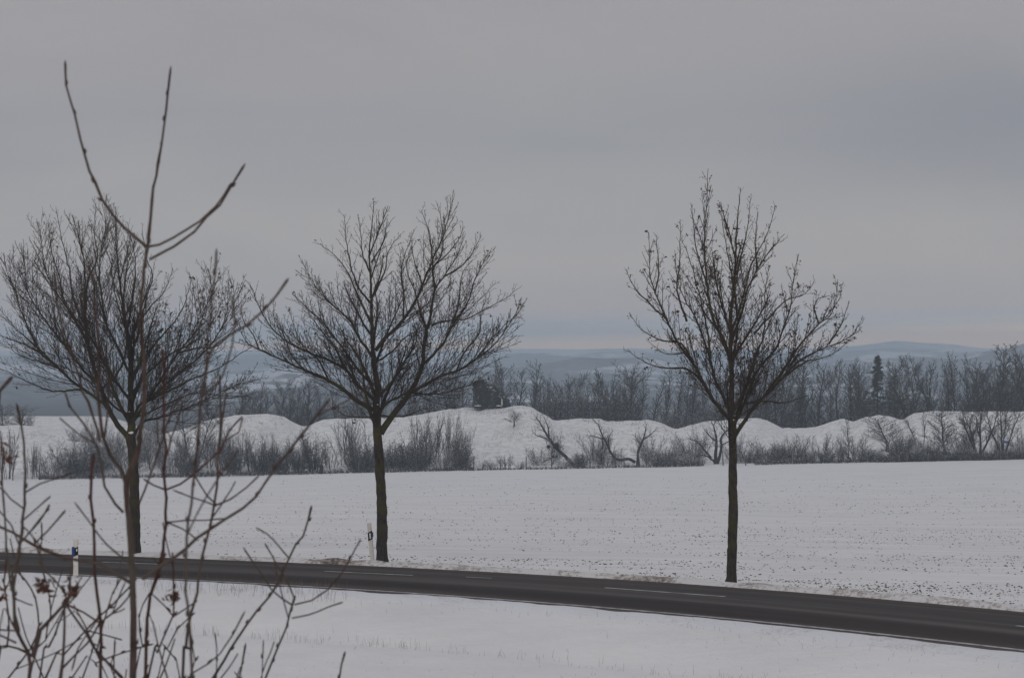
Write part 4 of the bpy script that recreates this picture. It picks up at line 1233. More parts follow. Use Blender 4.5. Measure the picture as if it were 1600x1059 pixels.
TP = {k: [proto_tree(300 + 10 * i + j, 8.0, k) for j in range(3)] for i, k in enumerate(('round', 'tall', 'multi', 'slender', 'spread'))}
BP = {k: [proto_bush(400 + 10 * i + j, 3.0, k) for j in range(2)] for i, k in enumerate(('dense', 'osier', 'loose'))}
# natural half-widths (to turn a width in the photo into a scale)
def half_width(me):
    co = np.empty(len(me.vertices) * 3, dtype=np.float32); me.vertices.foreach_get('co', co)
    return float(np.percentile(np.abs(co.reshape(-1, 3)[:, 0]), 97)), float(np.percentile(co.reshape(-1, 3)[:, 2], 99.7))
HW = {}
for k, v in TP.items():
    for j, (a_, b_) in enumerate(v): HW[(k, j)] = half_width(b_)
for k, v in BP.items():
    for j, a_ in enumerate(v): HW[(k, j)] = half_width(a_)
BG = []          # (px, thing) for labelling
def far_tree(px_, top, wpx, Y, kind, j=0, rot=None, base=None, group='bare trees behind the snow mounds'):
    X = (px_ - 800) / F * Y
    z0 = gz(X, Y) if base is None else base
    zt = CAMH - (top - HZ) / F * Y
    hwid, hh = HW[(kind, j % 3)]
    s_z = (zt - z0) / hh
    s_x = (wpx / 2 / F * Y) / hwid
    o = empty('bare_tree', (X, Y, z0), None, 'tree', group)
    o.scale = (s_x, s_x, s_z); o.rotation_euler = (0, 0, rot if rot is not None else (px_ * 1.7) % 6.28)
    tm, cm = TP[kind][j % 3]
    link('trunk', tm, o); link('crown', cm, o)
    BG.append((px_, o, wpx, top))
    return o
BU = []
def far_bush(px_, top, wpx, Y, kind, j=0, group='bushes in the hedge along the field'):
    X = (px_ - 800) / F * Y; z0 = gz(X, Y)
    zt = CAMH - (top - HZ) / F * Y
    hwid, hh = HW[(kind, j % 2)]
    o = link('bush', BP[kind][j % 2])
    o.location = (X, Y, z0); o.rotation_euler = (0, 0, (px_ * 2.3) % 6.28)
    o.scale = ((wpx / 2 / F * Y) / hwid,) * 2 + ((zt - z0) / hh,)
    tag(o, None, 'bush', group)
    BU.append((px_, o, wpx, top, kind))
    return o
K5 = ['round', 'tall', 'multi', 'slender', 'spread']
# (px, top row, crown width px, distance, kind, variant)
TREES = [
 (1352, 560, 44, 309, 'round', 0), (1392, 562, 40, 308, 'spread', 1), (1215, 556, 50, 322, 'round', 0), (1252, 560, 50, 328, 'tall', 0), (1300, 568, 44, 330, 'round', 1), (1335, 560, 40, 326, 'tall', 2), (1416, 560, 50, 324, 'round', 2), (1452, 566, 44, 320, 'spread', 0), (1486, 562, 44, 334, 'round', 0), (1516, 560, 46, 330, 'tall', 1), (1550, 556, 56, 322, 'round', 0), (1580, 540, 56, 316, 'round', 2), (1555, 590, 50, 300, 'spread', 1), (1600, 560, 60, 306, 'round', 1), (1175, 578, 44, 326, 'round', 2), (1128, 584, 40, 338, 'tall', 1), (1066, 566, 40, 338, 'round', 0), (1000, 578, 44, 334, 'spread', 2), (944, 586, 44, 330, 'round', 0), (916, 590, 40, 338, 'spread', 1), (876, 592, 40, 326, 'round', 1), (816, 576, 40, 330, 'slender', 0), (772, 574, 40, 334, 'round', 1), (450, 598, 46, 330, 'round', 0), (484, 588, 40, 334, 'tall', 0), (700, 590, 50, 340, 'round', 0), (390, 604, 40, 345, 'round', 2),
 (-30, 600, 60, 330, 'round', 1), (5, 628, 40, 325, 'round', 0), (37, 632, 46, 318, 'round', 2),
 (330, 600, 40, 330, 'tall', 0), (352, 606, 30, 335, 'slender', 1), (378, 598, 34, 340, 'tall', 1), (400, 596, 28, 330, 'slender', 0), (418, 604, 30, 350, 'tall', 2), (440, 590, 40, 325, 'round', 1),
 (468, 592, 66, 315, 'spread', 0), (500, 600, 40, 340, 'round', 0), (528, 606, 36, 345, 'tall', 1), (556, 600, 44, 350, 'round', 2), (640, 596, 44, 335, 'round', 1), (664, 588, 40, 330, 'tall', 0),
 (690, 580, 50, 325, 'round', 2), (716, 590, 36, 345, 'tall', 2), (788, 558, 60, 322, 'round', 0), (829, 562, 46, 318, 'tall', 1),
 (862, 588, 34, 350, 'tall', 0), (884, 594, 30, 345, 'slender', 2), (905, 580, 36, 335, 'round', 1), (930, 575, 34, 330, 'tall', 2), (952, 578, 34, 340, 'slender', 0), (990, 566, 58, 320, 'round', 2),
 (1016, 588, 30, 350, 'slender', 1), (1036, 574, 36, 330, 'tall', 1), (1058, 580, 34, 335, 'slender', 2), (1082, 572, 38, 328, 'tall', 0), (1105, 584, 34, 345, 'round', 0),
 (1165, 574, 40, 335, 'tall', 2), (1186, 566, 40, 330, 'round', 1), (1205, 572, 40, 340, 'tall', 0), (1222, 560, 44, 335, 'round', 2), (1243, 566, 36, 325, 'tall', 1), (1262, 562, 46, 330, 'spread', 1),
 (1282, 560, 40, 318, 'tall', 2), (1311, 560, 28, 305, 'slender', 0), (1328, 574, 30, 340, 'tall', 0), (1344, 566, 36, 318, 'tall', 1), (1388, 578, 34, 322, 'round', 0),
 (1405, 570, 40, 300, 'tall', 2), (1428, 556, 44, 312, 'round', 1), (1447, 562, 30, 330, 'tall', 0), (1462, 552, 26, 318, 'slender', 1), (1476, 548, 28, 316, 'tall', 1), (1492, 556, 26, 326, 'slender', 2),
 (1506, 552, 32, 320, 'tall', 2), (1524, 566, 34, 310, 'round', 2), (1540, 572, 50, 305, 'round', 1), (1566, 534, 60, 312, 'tall', 0), (1593, 548, 40, 318, 'tall', 1), (1630, 550, 60, 318, 'round', 0), (1680, 550, 60, 325, 'tall', 2),
 (1355, 600, 34, 308, 'spread', 2), (1418, 592, 30, 300, 'slender', 1), (1230, 590, 34, 315, 'spread', 0), (1195, 590, 34, 312, 'slender', 2),
]
for k, (px_, top, wpx, Y, kd, j) in enumerate(TREES):
    far_tree(px_, top, wpx, Y, kd, j)
# small trees on the slope of the mounds and in the hedge
LOW = []
def low_tree(*a_, label=None, **k_):
    o = far_tree(*a_, group=None, **k_); BG.pop()
    if 'group' in o: del o['group']
    o['label'] = label
    return o
low_tree(803, 640, 30, 272, 'round', 0, label='small lone bare tree on the open snow slope below the dark shed')
low_tree(1386, 648, 50, 262, 'round', 2, label='small bare tree on the snow slope below the dark conifer')
low_tree(1477, 638, 62, 256, 'round', 1, label='gnarled bare tree growing out of the dark bramble strip')
low_tree(1530, 610, 110, 257, 'multi', 0, label='wide bare tree of several leaning stems growing behind the bramble strip')
low_tree(1568, 605, 70, 256, 'multi', 1, label='tall bare tree of several stems beside the blue and white sign')
low_tree(1432, 640, 16, 262, 'slender', 1, label='thin straight sapling on the slope left of the gnarled bramble strip tree')
low_tree(1442, 640, 14, 263, 'slender', 0, label='second thin straight sapling close to the gnarled bramble strip tree')
low_tree(1325, 652, 18, 258, 'slender', 2, label='thin tree rising from the grey bushes under the rounded mound')
low_tree(303, 615, 90, 256, 'spread', 1, label='thick dark trunked tree in the hedge right of the broad left tree')
low_tree(484, 668, 34, 256, 'tall', 1, label='narrow dark tree in the hedge beside the dark stump')
# hedge bushes
BUSH = [
 (866, 664, 40, 262, 'loose', 0), (930, 668, 46, 262, 'loose', 1), (1016, 668, 40, 260, 'loose', 1), (1088, 664, 56, 262, 'loose', 0), (1148, 672, 40, 258, 'loose', 0), (1196, 682, 50, 257, 'loose', 1), (1226, 690, 40, 255, 'dense', 1), (1306, 684, 40, 257, 'loose', 0), (1412, 664, 56, 258, 'loose', 0), (1500, 660, 60, 259, 'loose', 1), (1552, 672, 50, 257, 'loose', 0), (1596, 660, 50, 259, 'loose', 0), (1462, 690, 40, 254, 'dense', 0), (140, 650, 50, 270, 'loose', 0), (236, 640, 50, 272, 'loose', 1),
 (166, 672, 40, 262, 'loose', 1), (214, 660, 44, 264, 'loose', 1), (252, 664, 44, 263, 'osier', 1), (282, 668, 40, 262, 'loose', 0), (338, 664, 40, 262, 'loose', 1), (362, 690, 40, 254, 'dense', 1), (410, 690, 44, 254, 'dense', 0), (436, 694, 40, 254, 'dense', 1), (556, 694, 44, 254, 'dense', 0), (598, 690, 30, 257, 'loose', 1), (668, 660, 50, 258, 'loose', 0), (706, 664, 40, 257, 'loose', 1), (1076, 676, 50, 260, 'loose', 1), (932, 684, 40, 258, 'loose', 0), (1030, 690, 50, 257, 'loose', 1), (1232, 690, 50, 257, 'loose', 1), (1344, 690, 60, 255, 'loose', 0), (1450, 676, 60, 257, 'loose', 1), (1512, 690, 60, 256, 'loose', 0), (1590, 684, 50, 257, 'loose', 1),
 (-25, 668, 60, 256, 'loose', 0), (12, 664, 44, 258, 'osier', 0), (48, 694, 20, 254, 'osier', 1), (58, 690, 18, 256, 'osier', 0), (80, 700, 40, 256, 'loose', 1), (100, 690, 60, 258, 'loose', 0), (122, 688, 76, 258, 'dense', 0), (150, 690, 60, 260, 'dense', 1), (128, 664, 50, 285, 'loose', 1),
 (178, 664, 56, 266, 'loose', 0), (200, 676, 60, 258, 'loose', 1), (238, 668, 60, 260, 'loose', 0), (268, 680, 50, 256, 'loose', 1), (296, 690, 50, 254, 'dense', 0), (326, 676, 46, 258, 'osier', 1),
 (350, 678, 44, 256, 'osier', 0), (372, 666, 44, 258, 'loose', 1), (396, 670, 46, 255, 'osier', 1), (420, 676, 40, 256, 'loose', 0), (446, 680, 44, 257, 'osier', 0), (466, 690, 34, 255, 'dense', 1), (492, 678, 34, 255, 'dense', 0),
 (516, 690, 36, 258, 'osier', 1), (540, 650, 46, 260, 'osier', 0), (560, 648, 56, 256, 'osier', 1), (575, 690, 46, 255, 'dense', 1), (612, 688, 46, 256, 'dense', 0), (632, 688, 44, 255, 'dense', 1), (652, 646, 44, 258, 'osier', 0), (655, 690, 40, 254, 'dense', 0),
 (676, 644, 44, 260, 'osier', 1), (690, 694, 40, 255, 'loose', 1), (704, 640, 30, 257, 'osier', 0), (722, 656, 34, 256, 'loose', 1), (722, 698, 30, 254, 'dense', 1),
 (752, 718, 24, 254, 'loose', 0), (770, 716, 24, 254, 'loose', 1), (792, 708, 32, 254, 'osier', 0), (812, 718, 24, 254, 'loose', 0), (846, 692, 50, 258, 'loose', 1), (880, 714, 50, 255, 'loose', 0), (905, 706, 30, 254, 'dense', 1),
 (948, 690, 40, 257, 'loose', 1), (966, 700, 40, 258, 'loose', 0), (1022, 700, 44, 256, 'osier', 0), (1046, 698, 40, 256, 'dense', 0), (1066, 704, 36, 255, 'loose', 1), (1082, 690, 44, 258, 'loose', 0), (1150, 690, 34, 256, 'osier', 1), (1172, 700, 36, 256, 'dense', 1),
 (1200, 692, 44, 256, 'loose', 1), (1216, 700, 36, 254, 'dense', 0), (1244, 676, 44, 256, 'osier', 0), (1262, 700, 36, 255, 'dense', 1), (1282, 674, 44, 256, 'osier', 1), (1290, 700, 34, 254, 'dense', 0), (1318, 690, 36, 256, 'loose', 0), (1338, 676, 54, 256, 'osier', 0),
 (1362, 700, 44, 254, 'dense', 1), (1406, 680, 50, 256, 'dense', 0), (1424, 690, 46, 255, 'loose', 1), (1500, 676, 50, 262, 'loose', 0), (1610, 676, 60, 258, 'loose', 1),
]
for a_ in BUSH: far_bush(*a_)
# ---- scrub that reads as one mass
def scrub(name, spans, label, matl, seed, dens, tilt_=.7):
    rng = random.Random(seed); S_ = Tubes()
    for (xa, xb, Ya, Yb, top_a, top_b) in spans:
        n_ = int((xb - xa) * dens)
        for _ in range(n_):
            f_ = rng.random(); px_ = xa + (xb - xa) * f_; Y = rng.uniform(Ya, Yb)
            X = (px_ - 800) / F * Y; z0 = gz(X, Y) - .05
            tp = top_a + (top_b - top_a) * f_
            H = (CAMH - (tp - HZ) / F * Y - z0)
            if H < .15: continue
            H *= rng.uniform(.45, 1.05) * (.75 + .5 * vnoise(np.array([px_ / 14.]), np.array([Y * .2]), seed)[0])
            d = [rng.gauss(0, tilt_) * .6, rng.gauss(0, tilt_) * .6, 1.0]
            dn = math.sqrt(sum(v * v for v in d)); pos = [X, Y, z0]; ps = [tuple(pos)]
            for i in range(4):
                d[0] += rng.gauss(0, .15); d[1] += rng.gauss(0, .15); dn = math.sqrt(sum(v * v for v in d))
                pos = [pos[c] + d[c] / dn * H / 4 for c in range(3)]; ps.append(tuple(pos))
            rr = [.022, .02, .018, .015, .012]
            S_.add(ps, rr, 3)
            grow(S_, ps, rr, rng, 0, [dict(start=.1, sp=max(.18, H * .09), fac=.5, max=1.4, ang=(25, 65), up=.05, bend=.05, n=4, r=.016, rt=.012, wig=.15),
                                      dict(start=.1, sp=.25, fac=.5, max=.5, ang=(25, 65), up=.0, bend=.0, n=3, r=.012, rt=.010, wig=.15)])
    tag(link(name, S_.build(name, matl)), label, 'undergrowth', kind='stuff')
def thicket(name, spans, label, matl, seed, pitch):
    # one mesh made of many dense twig clumps
    rng = random.Random(seed); Vs, Qs, Ts, off = [], [], [], 0
    src = []
    for v_ in range(3):
        B_ = Tubes(); r2 = random.Random(seed + v_)
        for s_ in range(26):
            az = r2.uniform(0, 6.28); rad_ = r2.uniform(0, 1.6); lean = r2.uniform(0, .5)
            pos = np.array([math.cos(az) * rad_, math.sin(az) * rad_, -.2]); d = np.array([math.cos(az) * lean, math.sin(az) * lean, 1.0]); ps = [pos.copy()]
            hh = 4 * r2.uniform(.5, 1.08)
            for i in range(7):
                d += np.array([r2.gauss(0, .08), r2.gauss(0, .08), 0]); d /= np.linalg.norm(d); pos = pos + d * hh / 7; ps.append(pos.copy())
            rr = np.linspace(.04, .014, 8); B_.add(np.array(ps), rr, 3)
            grow(B_, ps, rr, r2, 0, [dict(start=.06, sp=.20, fac=.45, max=1.4, ang=(25, 60), up=.1, bend=.1, n=4, r=.024, rt=.013, wig=.14),
                                     dict(start=.1, sp=.20, fac=.5, max=.5, ang=(25, 60), up=.05, bend=.05, n=3, r=.015, rt=.012, wig=.15)])
        me = B_.build('tmp', None); nv = len(me.vertices); co = np.empty(nv * 3, dtype=np.float32); me.vertices.foreach_get('co', co)
        nl = len(me.loops); li = np.empty(nl, dtype=np.int32); me.loops.foreach_get('vertex_index', li)
        ls = np.empty(len(me.polygons), dtype=np.int32); me.polygons.foreach_get('loop_total', ls)
        nq = int((ls == 4).sum()); src.append((co.reshape(-1, 3), li[:nq * 4].reshape(-1, 4), li[nq * 4:].reshape(-1, 3)))
        bpy.data.meshes.remove(me)
    for (xa, xb, Ya, Yb, ta, tb) in spans:
        n_ = max(1, int((xb - xa) / pitch))
        for k in range(n_):
            f_ = (k + rng.random()) / n_; px_ = xa + (xb - xa) * f_; Y = rng.uniform(Ya, Yb); X = (px_ - 800) / F * Y; z0 = gz(X, Y)
            H = CAMH - (ta + (tb - ta) * f_ - HZ) / F * Y - z0; H *= rng.uniform(.45, 1.12)
            co, q_, t_ = src[rng.randrange(3)]; a_ = rng.uniform(0, 6.28); sw = rng.uniform(.8, 1.3)
            x_ = co[:, 0] * math.cos(a_) - co[:, 1] * math.sin(a_); y_ = co[:, 0] * math.sin(a_) + co[:, 1] * math.cos(a_)
            Vs.append(np.stack([x_ * sw + X, y_ * sw + Y, co[:, 2] * H / 4 + z0], 1)); Qs.append(q_ + off); Ts.append(t_ + off); off += len(co)
    tag(link(name, np_mesh(name, np.concatenate(Vs), np.concatenate(Qs), np.concatenate(Ts), matl)), label, 'undergrowth', kind='stuff')
thicket('thicket', [(838, 905, 308, 318, 606, 600), (840, 1000, 312, 325, 602, 610), (905, 1000, 308, 316, 612, 616), (960, 1070, 308, 318, 634, 642), (1055, 1140, 303, 312, 640, 628), (1060, 1140, 306, 316, 634, 626), (1140, 1180, 316, 330, 622, 616), (1225, 1262, 316, 330, 612, 608), (1200, 1300, 314, 335, 632, 626), (1350, 1400, 314, 330, 606, 600), (1300, 1480, 314, 335, 632, 630), (1405, 1435, 312, 325, 606, 600), (1480, 1640, 312, 325, 622, 612), (1530, 1640, 312, 322, 588, 590),
                  (560, 740, 318, 330, 626, 620), (-60, 30, 318, 330, 650, 655), (330, 560, 325, 345, 628, 622)],
      'dark leafless thicket massed behind the snow mounds', M['twig_dense'], 81, 13)
scrub('brambles', [(1366, 1640, 251.5, 254.5, 703, 700), (1180, 1366, 251.5, 253.5, 716, 712), (1366, 1640, 251.2, 253, 712, 710), (1020, 1100, 251.5, 253, 716, 714), (600, 740, 251.5, 253.5, 728, 726), (250, 600, 251.5, 253.5, 736, 730), (60, 260, 251.5, 254, 738, 738), (740, 1020, 251.5, 253, 730, 724), (1400, 1640, 251.2, 254, 706, 704)],
      'low dark bramble and weed strip at the far edge of the field', M['twig_dense'], 82, 3.0, 1.0)

# ---- ordinals for labels
ORD = ['first', 'second', 'third', 'fourth', 'fifth', 'sixth', 'seventh', 'eighth', 'ninth', 'tenth', 'eleventh', 'twelfth', 'thirteenth', 'fourteenth', 'fifteenth', 'sixteenth', 'seventeenth', 'eighteenth', 'nineteenth', 'twentieth',
       'twenty-first', 'twenty-second', 'twenty-third', 'twenty-fourth', 'twenty-fifth']
def label_run(lst, marks, fmt):
    lst = sorted(lst, key=lambda e: e[0])
    for (x0, x1, nm) in marks:
        seg = [e for e in lst if x0 <= e[0] < x1]
        for i, e in enumerate(seg):
            e[1]['label'] = fmt(e, ORD[i], nm)
label_run(BG, [(-200, 211, 'left frame edge'), (211, 595, 'broad left tree trunk'), (595, 765, 'middle tree trunk'), (765, 1143, 'dark shed'), (1143, 1371, 'right roadside tree trunk'), (1371, 1800, 'dark conifer')],
          lambda e, o_, nm: '%s %s bare tree beyond the snow mounds counted rightward from the %s' % (o_, 'tall' if e[3] < 585 else 'lower', nm))
label_run(BU, [(-200, 211, 'left frame edge'), (211, 595, 'broad left tree trunk'), (595, 803, 'middle tree trunk'), (803, 1143, 'lone slope tree'), (1143, 1371, 'right roadside tree trunk'), (1371, 1800, 'dark conifer')],
          lambda e, o_, nm: '%s hedge bush rightward from the %s, %s' % (o_, nm, {'dense': 'dark and dense', 'osier': 'with upright grey shoots', 'loose': 'loose and snow dusted'}[e[4]]))

# ---- traced gnarled trees in the hedge
def traced_tree(Y, name, label, cat, base_px, paths, seed, mist=(), dens=1.0):
    rng = random.Random(seed)
    b0 = pt(base_px[0], base_px[1], Y); b0[2] = gz(b0[0], b0[1])
    root = empty(name, b0, label, cat)
    T_ = Tubes(b0); B_ = Tubes(b0)
    for pxs, w0, k in paths:
        run = 0; prev = None; P3 = []
        for p_ in pxs:
            if prev: run += math.dist(p_, prev) / F * Y
            prev = p_
            P3.append(pt(p_[0], p_[1], Y + k * run))
        S_ = catmull(P3, .35); S_ = S_ + np.array([[rng.gauss(0, .03) for _ in range(3)] for _ in S_])
        if pxs[0][1] >= base_px[1] - 2: S_[0][2] = b0[2] - .2
        rr = (w0 / 2 / F * Y) * (1 - np.linspace(0, 1, len(S_))) ** .7 + .02
        T_.add(S_, rr, 7)
        par = [dict(start=.3, sp=.22 / dens, fac=.5, max=1.7, ang=(25, 60), up=.08, bend=.15, n=5, r=.04, rt=.014, wig=.12, tl=.4),
               dict(start=.15, sp=.2, fac=.5, max=.7, ang=(25, 60), up=.05, bend=.1, n=4, r=.018, rt=.011, wig=.13),
               dict(start=.15, sp=.2, fac=.5, max=.3, ang=(25, 60), up=.0, bend=.05, n=3, r=.012, rt=.009, wig=.13)]
        grow(B_, S_, rr, rng, 0, par)
    link('trunk', T_.build('trunk', M['bark_grey']), root)
    link('crown', B_.build('crown', M['twig_brush']), root)
    for (mx_, my_, mr_) in mist:
        Mb = Tubes(b0); c_ = pt(mx_, my_, Y)
        for _ in range(260):
            d = Vector([rng.gauss(0, 1) for _ in range(3)]).normalized(); e_ = Vector([rng.gauss(0, .25) for _ in range(3)])
            R_ = mr_ * rng.uniform(.75, 1.05)
            Mb.add([tuple(c_), tuple(c_ + np.array(d) * R_ * .6), tuple(c_ + np.array(d + e_) * R_)], [.02, .018, .022], 3)
        link('mistletoe', Mb.build('mistletoe', M['needles']), root)
    return root
traced_tree(255, 'leaning_tree', 'bare tree leaning steeply left with round mistletoe balls on its trunk', 'tree', (900, 733),
            [([(900, 733), (893, 723), (880, 710), (868, 698), (861, 689), (852, 675), (845, 662), (838, 650)], 6, .05), ([(861, 689), (850, 683), (838, 680), (830, 672)], 2, .3),
             ([(858, 685), (856, 668), (850, 652)], 2, -.2), ([(904, 732), (909, 722), (910, 710)], 4, 0), ([(896, 730), (902, 720), (906, 714)], 3, .3), ([(872, 712), (860, 716), (848, 722)], 1.6, .2)], 91, [(868.5, 697, .38), (857, 697.5, .18), (864, 713, .12)], .7)
traced_tree(254, 'gnarled_tree', 'stubby hollow trunk tree with a long limb sweeping low to the left then up', 'tree', (997, 731),
            [([(997, 732), (997, 720), (996.5, 706)], 7.5, 0), ([(993, 722), (982, 717), (967, 718), (957, 712), (951, 699), (944, 686), (938, 674), (934, 662), (926, 655)], 4.5, -.05),
             ([(997, 708), (1000, 697), (1004, 688), (1012, 682), (1022, 673)], 3.2, .2), ([(1003, 690), (1008, 675), (1010, 662)], 2, -.2), ([(941, 683), (942, 697), (940, 712), (938, 726), (928, 731)], 2, .2), ([(944, 686), (930, 682), (915, 680)], 1.6, .2), ([(950, 697), (952, 682), (958, 672)], 1.6, .1)], 92, dens=.8)
traced_tree(255, 'gnarled_tree', 'two-stemmed hedge tree with a drooping left limb beside the right roadside tree trunk', 'tree', (1118, 730),
            [([(1118, 731), (1118, 715), (1119, 700), (1119, 684), (1116, 670), (1112, 656)], 6, 0), ([(1119, 728), (1125, 712), (1127, 697), (1127, 684), (1136, 672), (1145, 664)], 5, .1),
             ([(1117, 724), (1110, 716), (1098, 711), (1086, 714)], 3, .1), ([(1112, 715), (1100, 702), (1090, 690), (1075, 684)], 2.6, -.2), ([(1119, 690), (1108, 680), (1098, 668)], 2.2, .2), ([(1127, 697), (1138, 690), (1146, 686)], 1.6, .2)], 93, dens=.8)

# ---- conifer
def conifer(px_, top, wpx, Y, label, seed):
    rng = random.Random(seed)
    X = (px_ - 800) / F * Y; z0 = gz(X, Y); H = CAMH - (top - HZ) / F * Y - z0; Wd = wpx / 2 / F * Y
    root = empty('conifer', (X, Y, z0), label, 'conifer')
    T_ = Tubes(); T_.add([(0, 0, -.3), (.03, 0, H * .5), (0, 0, H)], [.18, .1, .02], 7)
    link('trunk', T_.build('trunk', M['bark_grey']), root)
    Vv, Qq = [], []
    for k in range(130):
        f_ = .16 + .84 * (k + rng.random()) / 130
        z_ = H * f_; R_ = Wd * (1 - f_) ** .75 * rng.uniform(.45, 1.15) * (1 if f_ > .25 else .75); az = rng.uniform(0, 6.28)
        for s_ in range(22):
            r_ = R_ * math.sqrt((s_ + 1) / 22); dz = .12 * r_ - .14 * r_ * r_ / max(R_, .1)
            for _ in range(2):
                c_ = Vector((math.cos(az) * r_ + rng.gauss(0, .14), math.sin(az) * r_ + rng.gauss(0, .14), z_ + dz + rng.gauss(0, .10)))
                u_ = Vector([rng.gauss(0, 1) for _ in range(3)]).normalized() * rng.uniform(.10, .24); v_ = Vector([rng.gauss(0, 1) for _ in range(3)]).normalized() * .06
                k0 = len(Vv); Vv += [tuple(c_ - u_), tuple(c_ + v_), tuple(c_ + u_), tuple(c_ - v_)]; Qq.append((k0, k0 + 1, k0 + 2, k0 + 3))
    link('crown', np_mesh('crown', Vv, Qq, None, M['needles'], False), root)
conifer(1371, 557, 78, 322, 'dark evergreen conifer among the bare trees beyond the mounds', 95)

# ---- dark ivy-covered shed on the ridge
def shed():
    rng = random.Random(96)
    Y = 292.0; s_ = Y / F
    ax = (765 - 800) * s_; z0 = gz(ax, Y) - .15
    root = empty('shed', (ax, Y, z0), 'dark ivy-covered lean-to shed with a steep sloping roof on the snow ridge', 'shed')
    L_, Rr = -23 * s_, 19 * s_; top = CAMH - (598 - HZ) * s_ - z0; lowh = CAMH - (617 - HZ) * s_ - z0
    D = 1.6
    prof = [(L_, 0), (Rr, 0), (Rr, lowh), (L_ * .35, top * .86), (L_ * .62, top), (L_ * .98, top * .93)]
    Vv = [(x_, -D, z_) for x_, z_ in prof] + [(x_, D, z_) for x_, z_ in prof]; n_ = len(prof)
    me = bpy.data.meshes.new('walls'); me.from_pydata(Vv, [], [tuple(range(n_)), tuple(reversed(range(n_, 2 * n_)))] + [(i, i + n_, (i + 1) % n_ + n_, (i + 1) % n_) for i in range(n_)])
    me.materials.append(M['shed_wall']); link('walls', me, root)
    # ivy: leaf clumps over walls and roof, ragged outline
    Lv, Lq = [], []
    for _ in range(5200):
        i = rng.choice([0, 1, 2, 3, 4, 5, 6, 6, 6, 6, 2, 3])
        if i == 6:
            x_ = rng.uniform(L_, Rr); zmax = np.interp(x_, [L_ * .98, L_ * .62, L_ * .35, Rr], [top * .93, top, top * .86, lowh]); c_ = Vector((x_, -D - rng.uniform(0, .15), rng.uniform(0, 1) * zmax))
        else:
            a_, b_ = prof[i], prof[(i + 1) % n_]
            if i == 0: continue
            f_ = rng.random(); c_ = Vector((a_[0] + (b_[0] - a_[0]) * f_, rng.uniform(-D, D), a_[1] + (b_[1] - a_[1]) * f_)) + Vector((rng.gauss(0, .16), 0, abs(rng.gauss(0, .26 if i not in (5, 4) else .12))))
        u_ = Vector([rng.gauss(0, 1) for _ in range(3)]).normalized() * rng.uniform(.07, .2); v_ = Vector([rng.gauss(0, 1) for _ in range(3)]).normalized() * rng.uniform(.05, .13)
        k0 = len(Lv); Lv += [tuple(c_ - u_), tuple(c_ + v_), tuple(c_ + u_), tuple(c_ - v_)]; Lq.append((k0, k0 + 1, k0 + 2, k0 + 3))
    link('ivy', np_mesh('ivy', Lv, Lq, None, M['ivy'], False), root)
    import bmesh
    def blob(name, cx, cy, cz, sx, sy, sz, m_, jit=.12):
        bm = bmesh.new(); bmesh.ops.create_icosphere(bm, subdivisions=3, radius=1)
        for v in bm.verts: v.co = Vector((cx + v.co.x * sx, cy + v.co.y * sy, cz + v.co.z * sz)) + Vector([rng.uniform(-jit, jit) * min(sx, sz) for _ in range(3)])
        me = bpy.data.meshes.new(name); bm.to_mesh(me); bm.free(); me.materials.append(m_); return link(name, me, root)
    # low rounded annexe on the right
    blob('annexe', 25.5 * s_, 0, .45, 6.2 * s_, 1.0, 16 * s_ - .45, M['shed_wall'], .08)
    blob('snow_on_roof', 2 * s_, -.9, lowh + .98, .2, .5, .10, M['snow_lump'], .3); blob('snow_on_roof', 9 * s_, -1.0, lowh + .5, .18, .4, .08, M['snow_lump'], .3)
    for cx_, wd in ((-18, 5.5), (14.5, 4)):
        blob('snowy_beam', cx_ * s_, -D - .35, .36, wd * s_, .10, .055, M['snow_lump'], .05)
    blob('pale_door_post', 19.3 * s_, -D - .1, .75, .07, .06, .5, M['reflector'], .05)
shed()

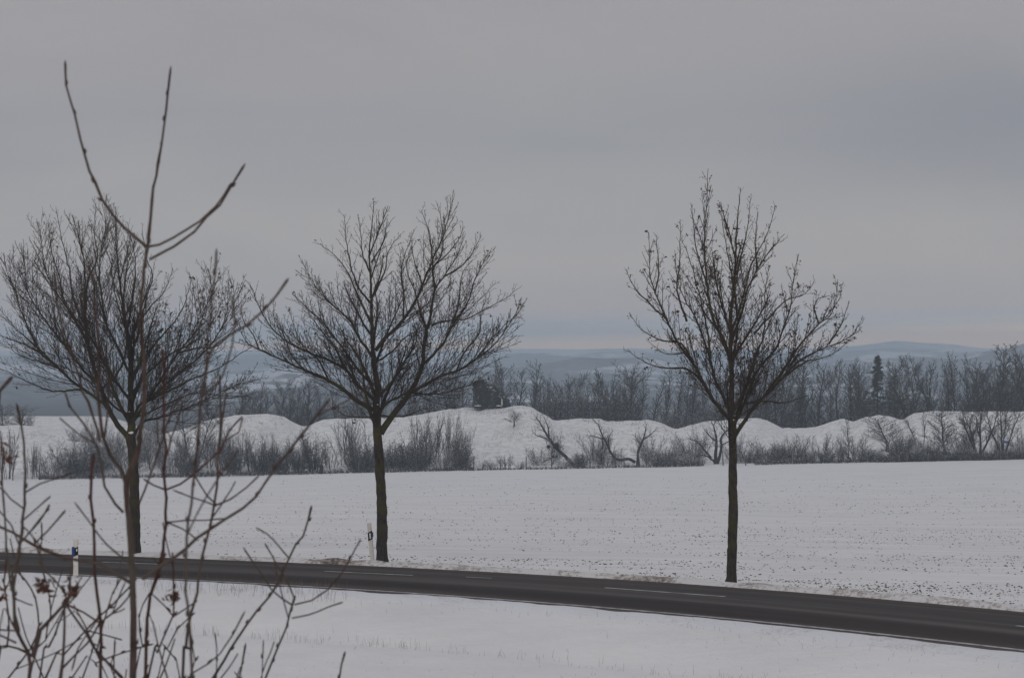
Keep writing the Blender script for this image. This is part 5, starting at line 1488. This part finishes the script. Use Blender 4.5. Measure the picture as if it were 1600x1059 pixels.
# ---- wire fence along the field edge
fr = empty('wire_fence', (0, 252, gz(0, 252)), 'thin wire fence with grey wooden posts along the far field edge', 'fence')
fp = np.array([0, 252, gz(0, 252)])
wires = Tubes(fp); prev = None
for k, px_ in enumerate([20, 62, 104, 146, 190, 236, 282, 330, 376, 424, 470, 516, 560, 606, 650, 694, 740, 782, 822, 862, 900, 922, 962, 975, 1010, 1040, 1080, 1092, 1130, 1165, 1200, 1240]):
    Y = 251.8 + .5 * math.sin(k); X = (px_ - 800) / F * Y; z_ = gz(X, Y); h_ = 1.35 + .25 * math.sin(k * 2.1); ln = .06 * math.sin(k * 3.3)
    if px_ == 862: h_ = 1.9
    P_ = Tubes(fp); P_.add([(X, Y, z_ - .2), (X + ln * .5, Y, z_ + h_ * .5), (X + ln, Y, z_ + h_)], [.065, .06, .055], 6)
    link('post', P_.build('post', M['post_wood']), fr)
    if prev is not None:
        for f_ in (.45, .85):
            a_ = np.array([prev[0], prev[1], prev[2] + prev[3] * f_]); b_ = np.array([X, Y, z_ + h_ * f_]); wires.add([tuple(a_), tuple((a_ + b_) / 2 - np.array([0, 0, .04])), tuple(b_)], [.006] * 3, 3)
    prev = (X, Y, z_, h_)
link('wire', wires.build('wire', M['wire']), fr)
# ---- tiny blue and white sign by the far right trees
Y = 256.; X = (1573 - 800) / F * Y; z_ = gz(X, Y)
sg = empty('sign', (X, Y, z_), 'small blue and white sign panel on a post beside the far multi-stemmed tree', 'sign')
zc_ = CAMH - (690 - HZ) / F * Y - z_
for nm, m_, dz, sx, sz in (('blue_panel', 'panel_blue', -.02, .30, .10), ('white_panel', 'panel_white', .20, .26, .11)):
    me = bpy.data.meshes.new(nm); v_ = [(x_ * sx, y_ * .03 - .05, zc_ + dz + zz * sz) for x_ in (-1, 1) for y_ in (-1, 1) for zz in (-1, 1)]
    me.from_pydata(v_, [], [(0, 1, 3, 2), (4, 6, 7, 5), (0, 4, 5, 1), (2, 3, 7, 6), (0, 2, 6, 4), (1, 5, 7, 3)]); me.materials.append(M[m_]); link(nm, me, sg)
P_ = Tubes(); P_.add([(0, 0, -.2), (0, 0, zc_ + .3)], [.04, .04], 6); link('post', P_.build('post', M['post_wood']), sg)
# ---- dark stump at the hedge
Y = 252.5; X = (502 - 800) / F * Y; z_ = gz(X, Y)
T_ = Tubes(); T_.add([(0, 0, -.1), (.02, 0, .45), (.0, 0, .75), (.05, 0, .95)], [.24, .20, .21, .10], 8)
st = link('tree_stump', T_.build('tree_stump', M['bark_grey'])); st.location = (X, Y, z_)
tag(st, 'short dark stump at the foot of the hedge beside the narrow dark tree', 'stump')
bpy.context.view_layer.update()
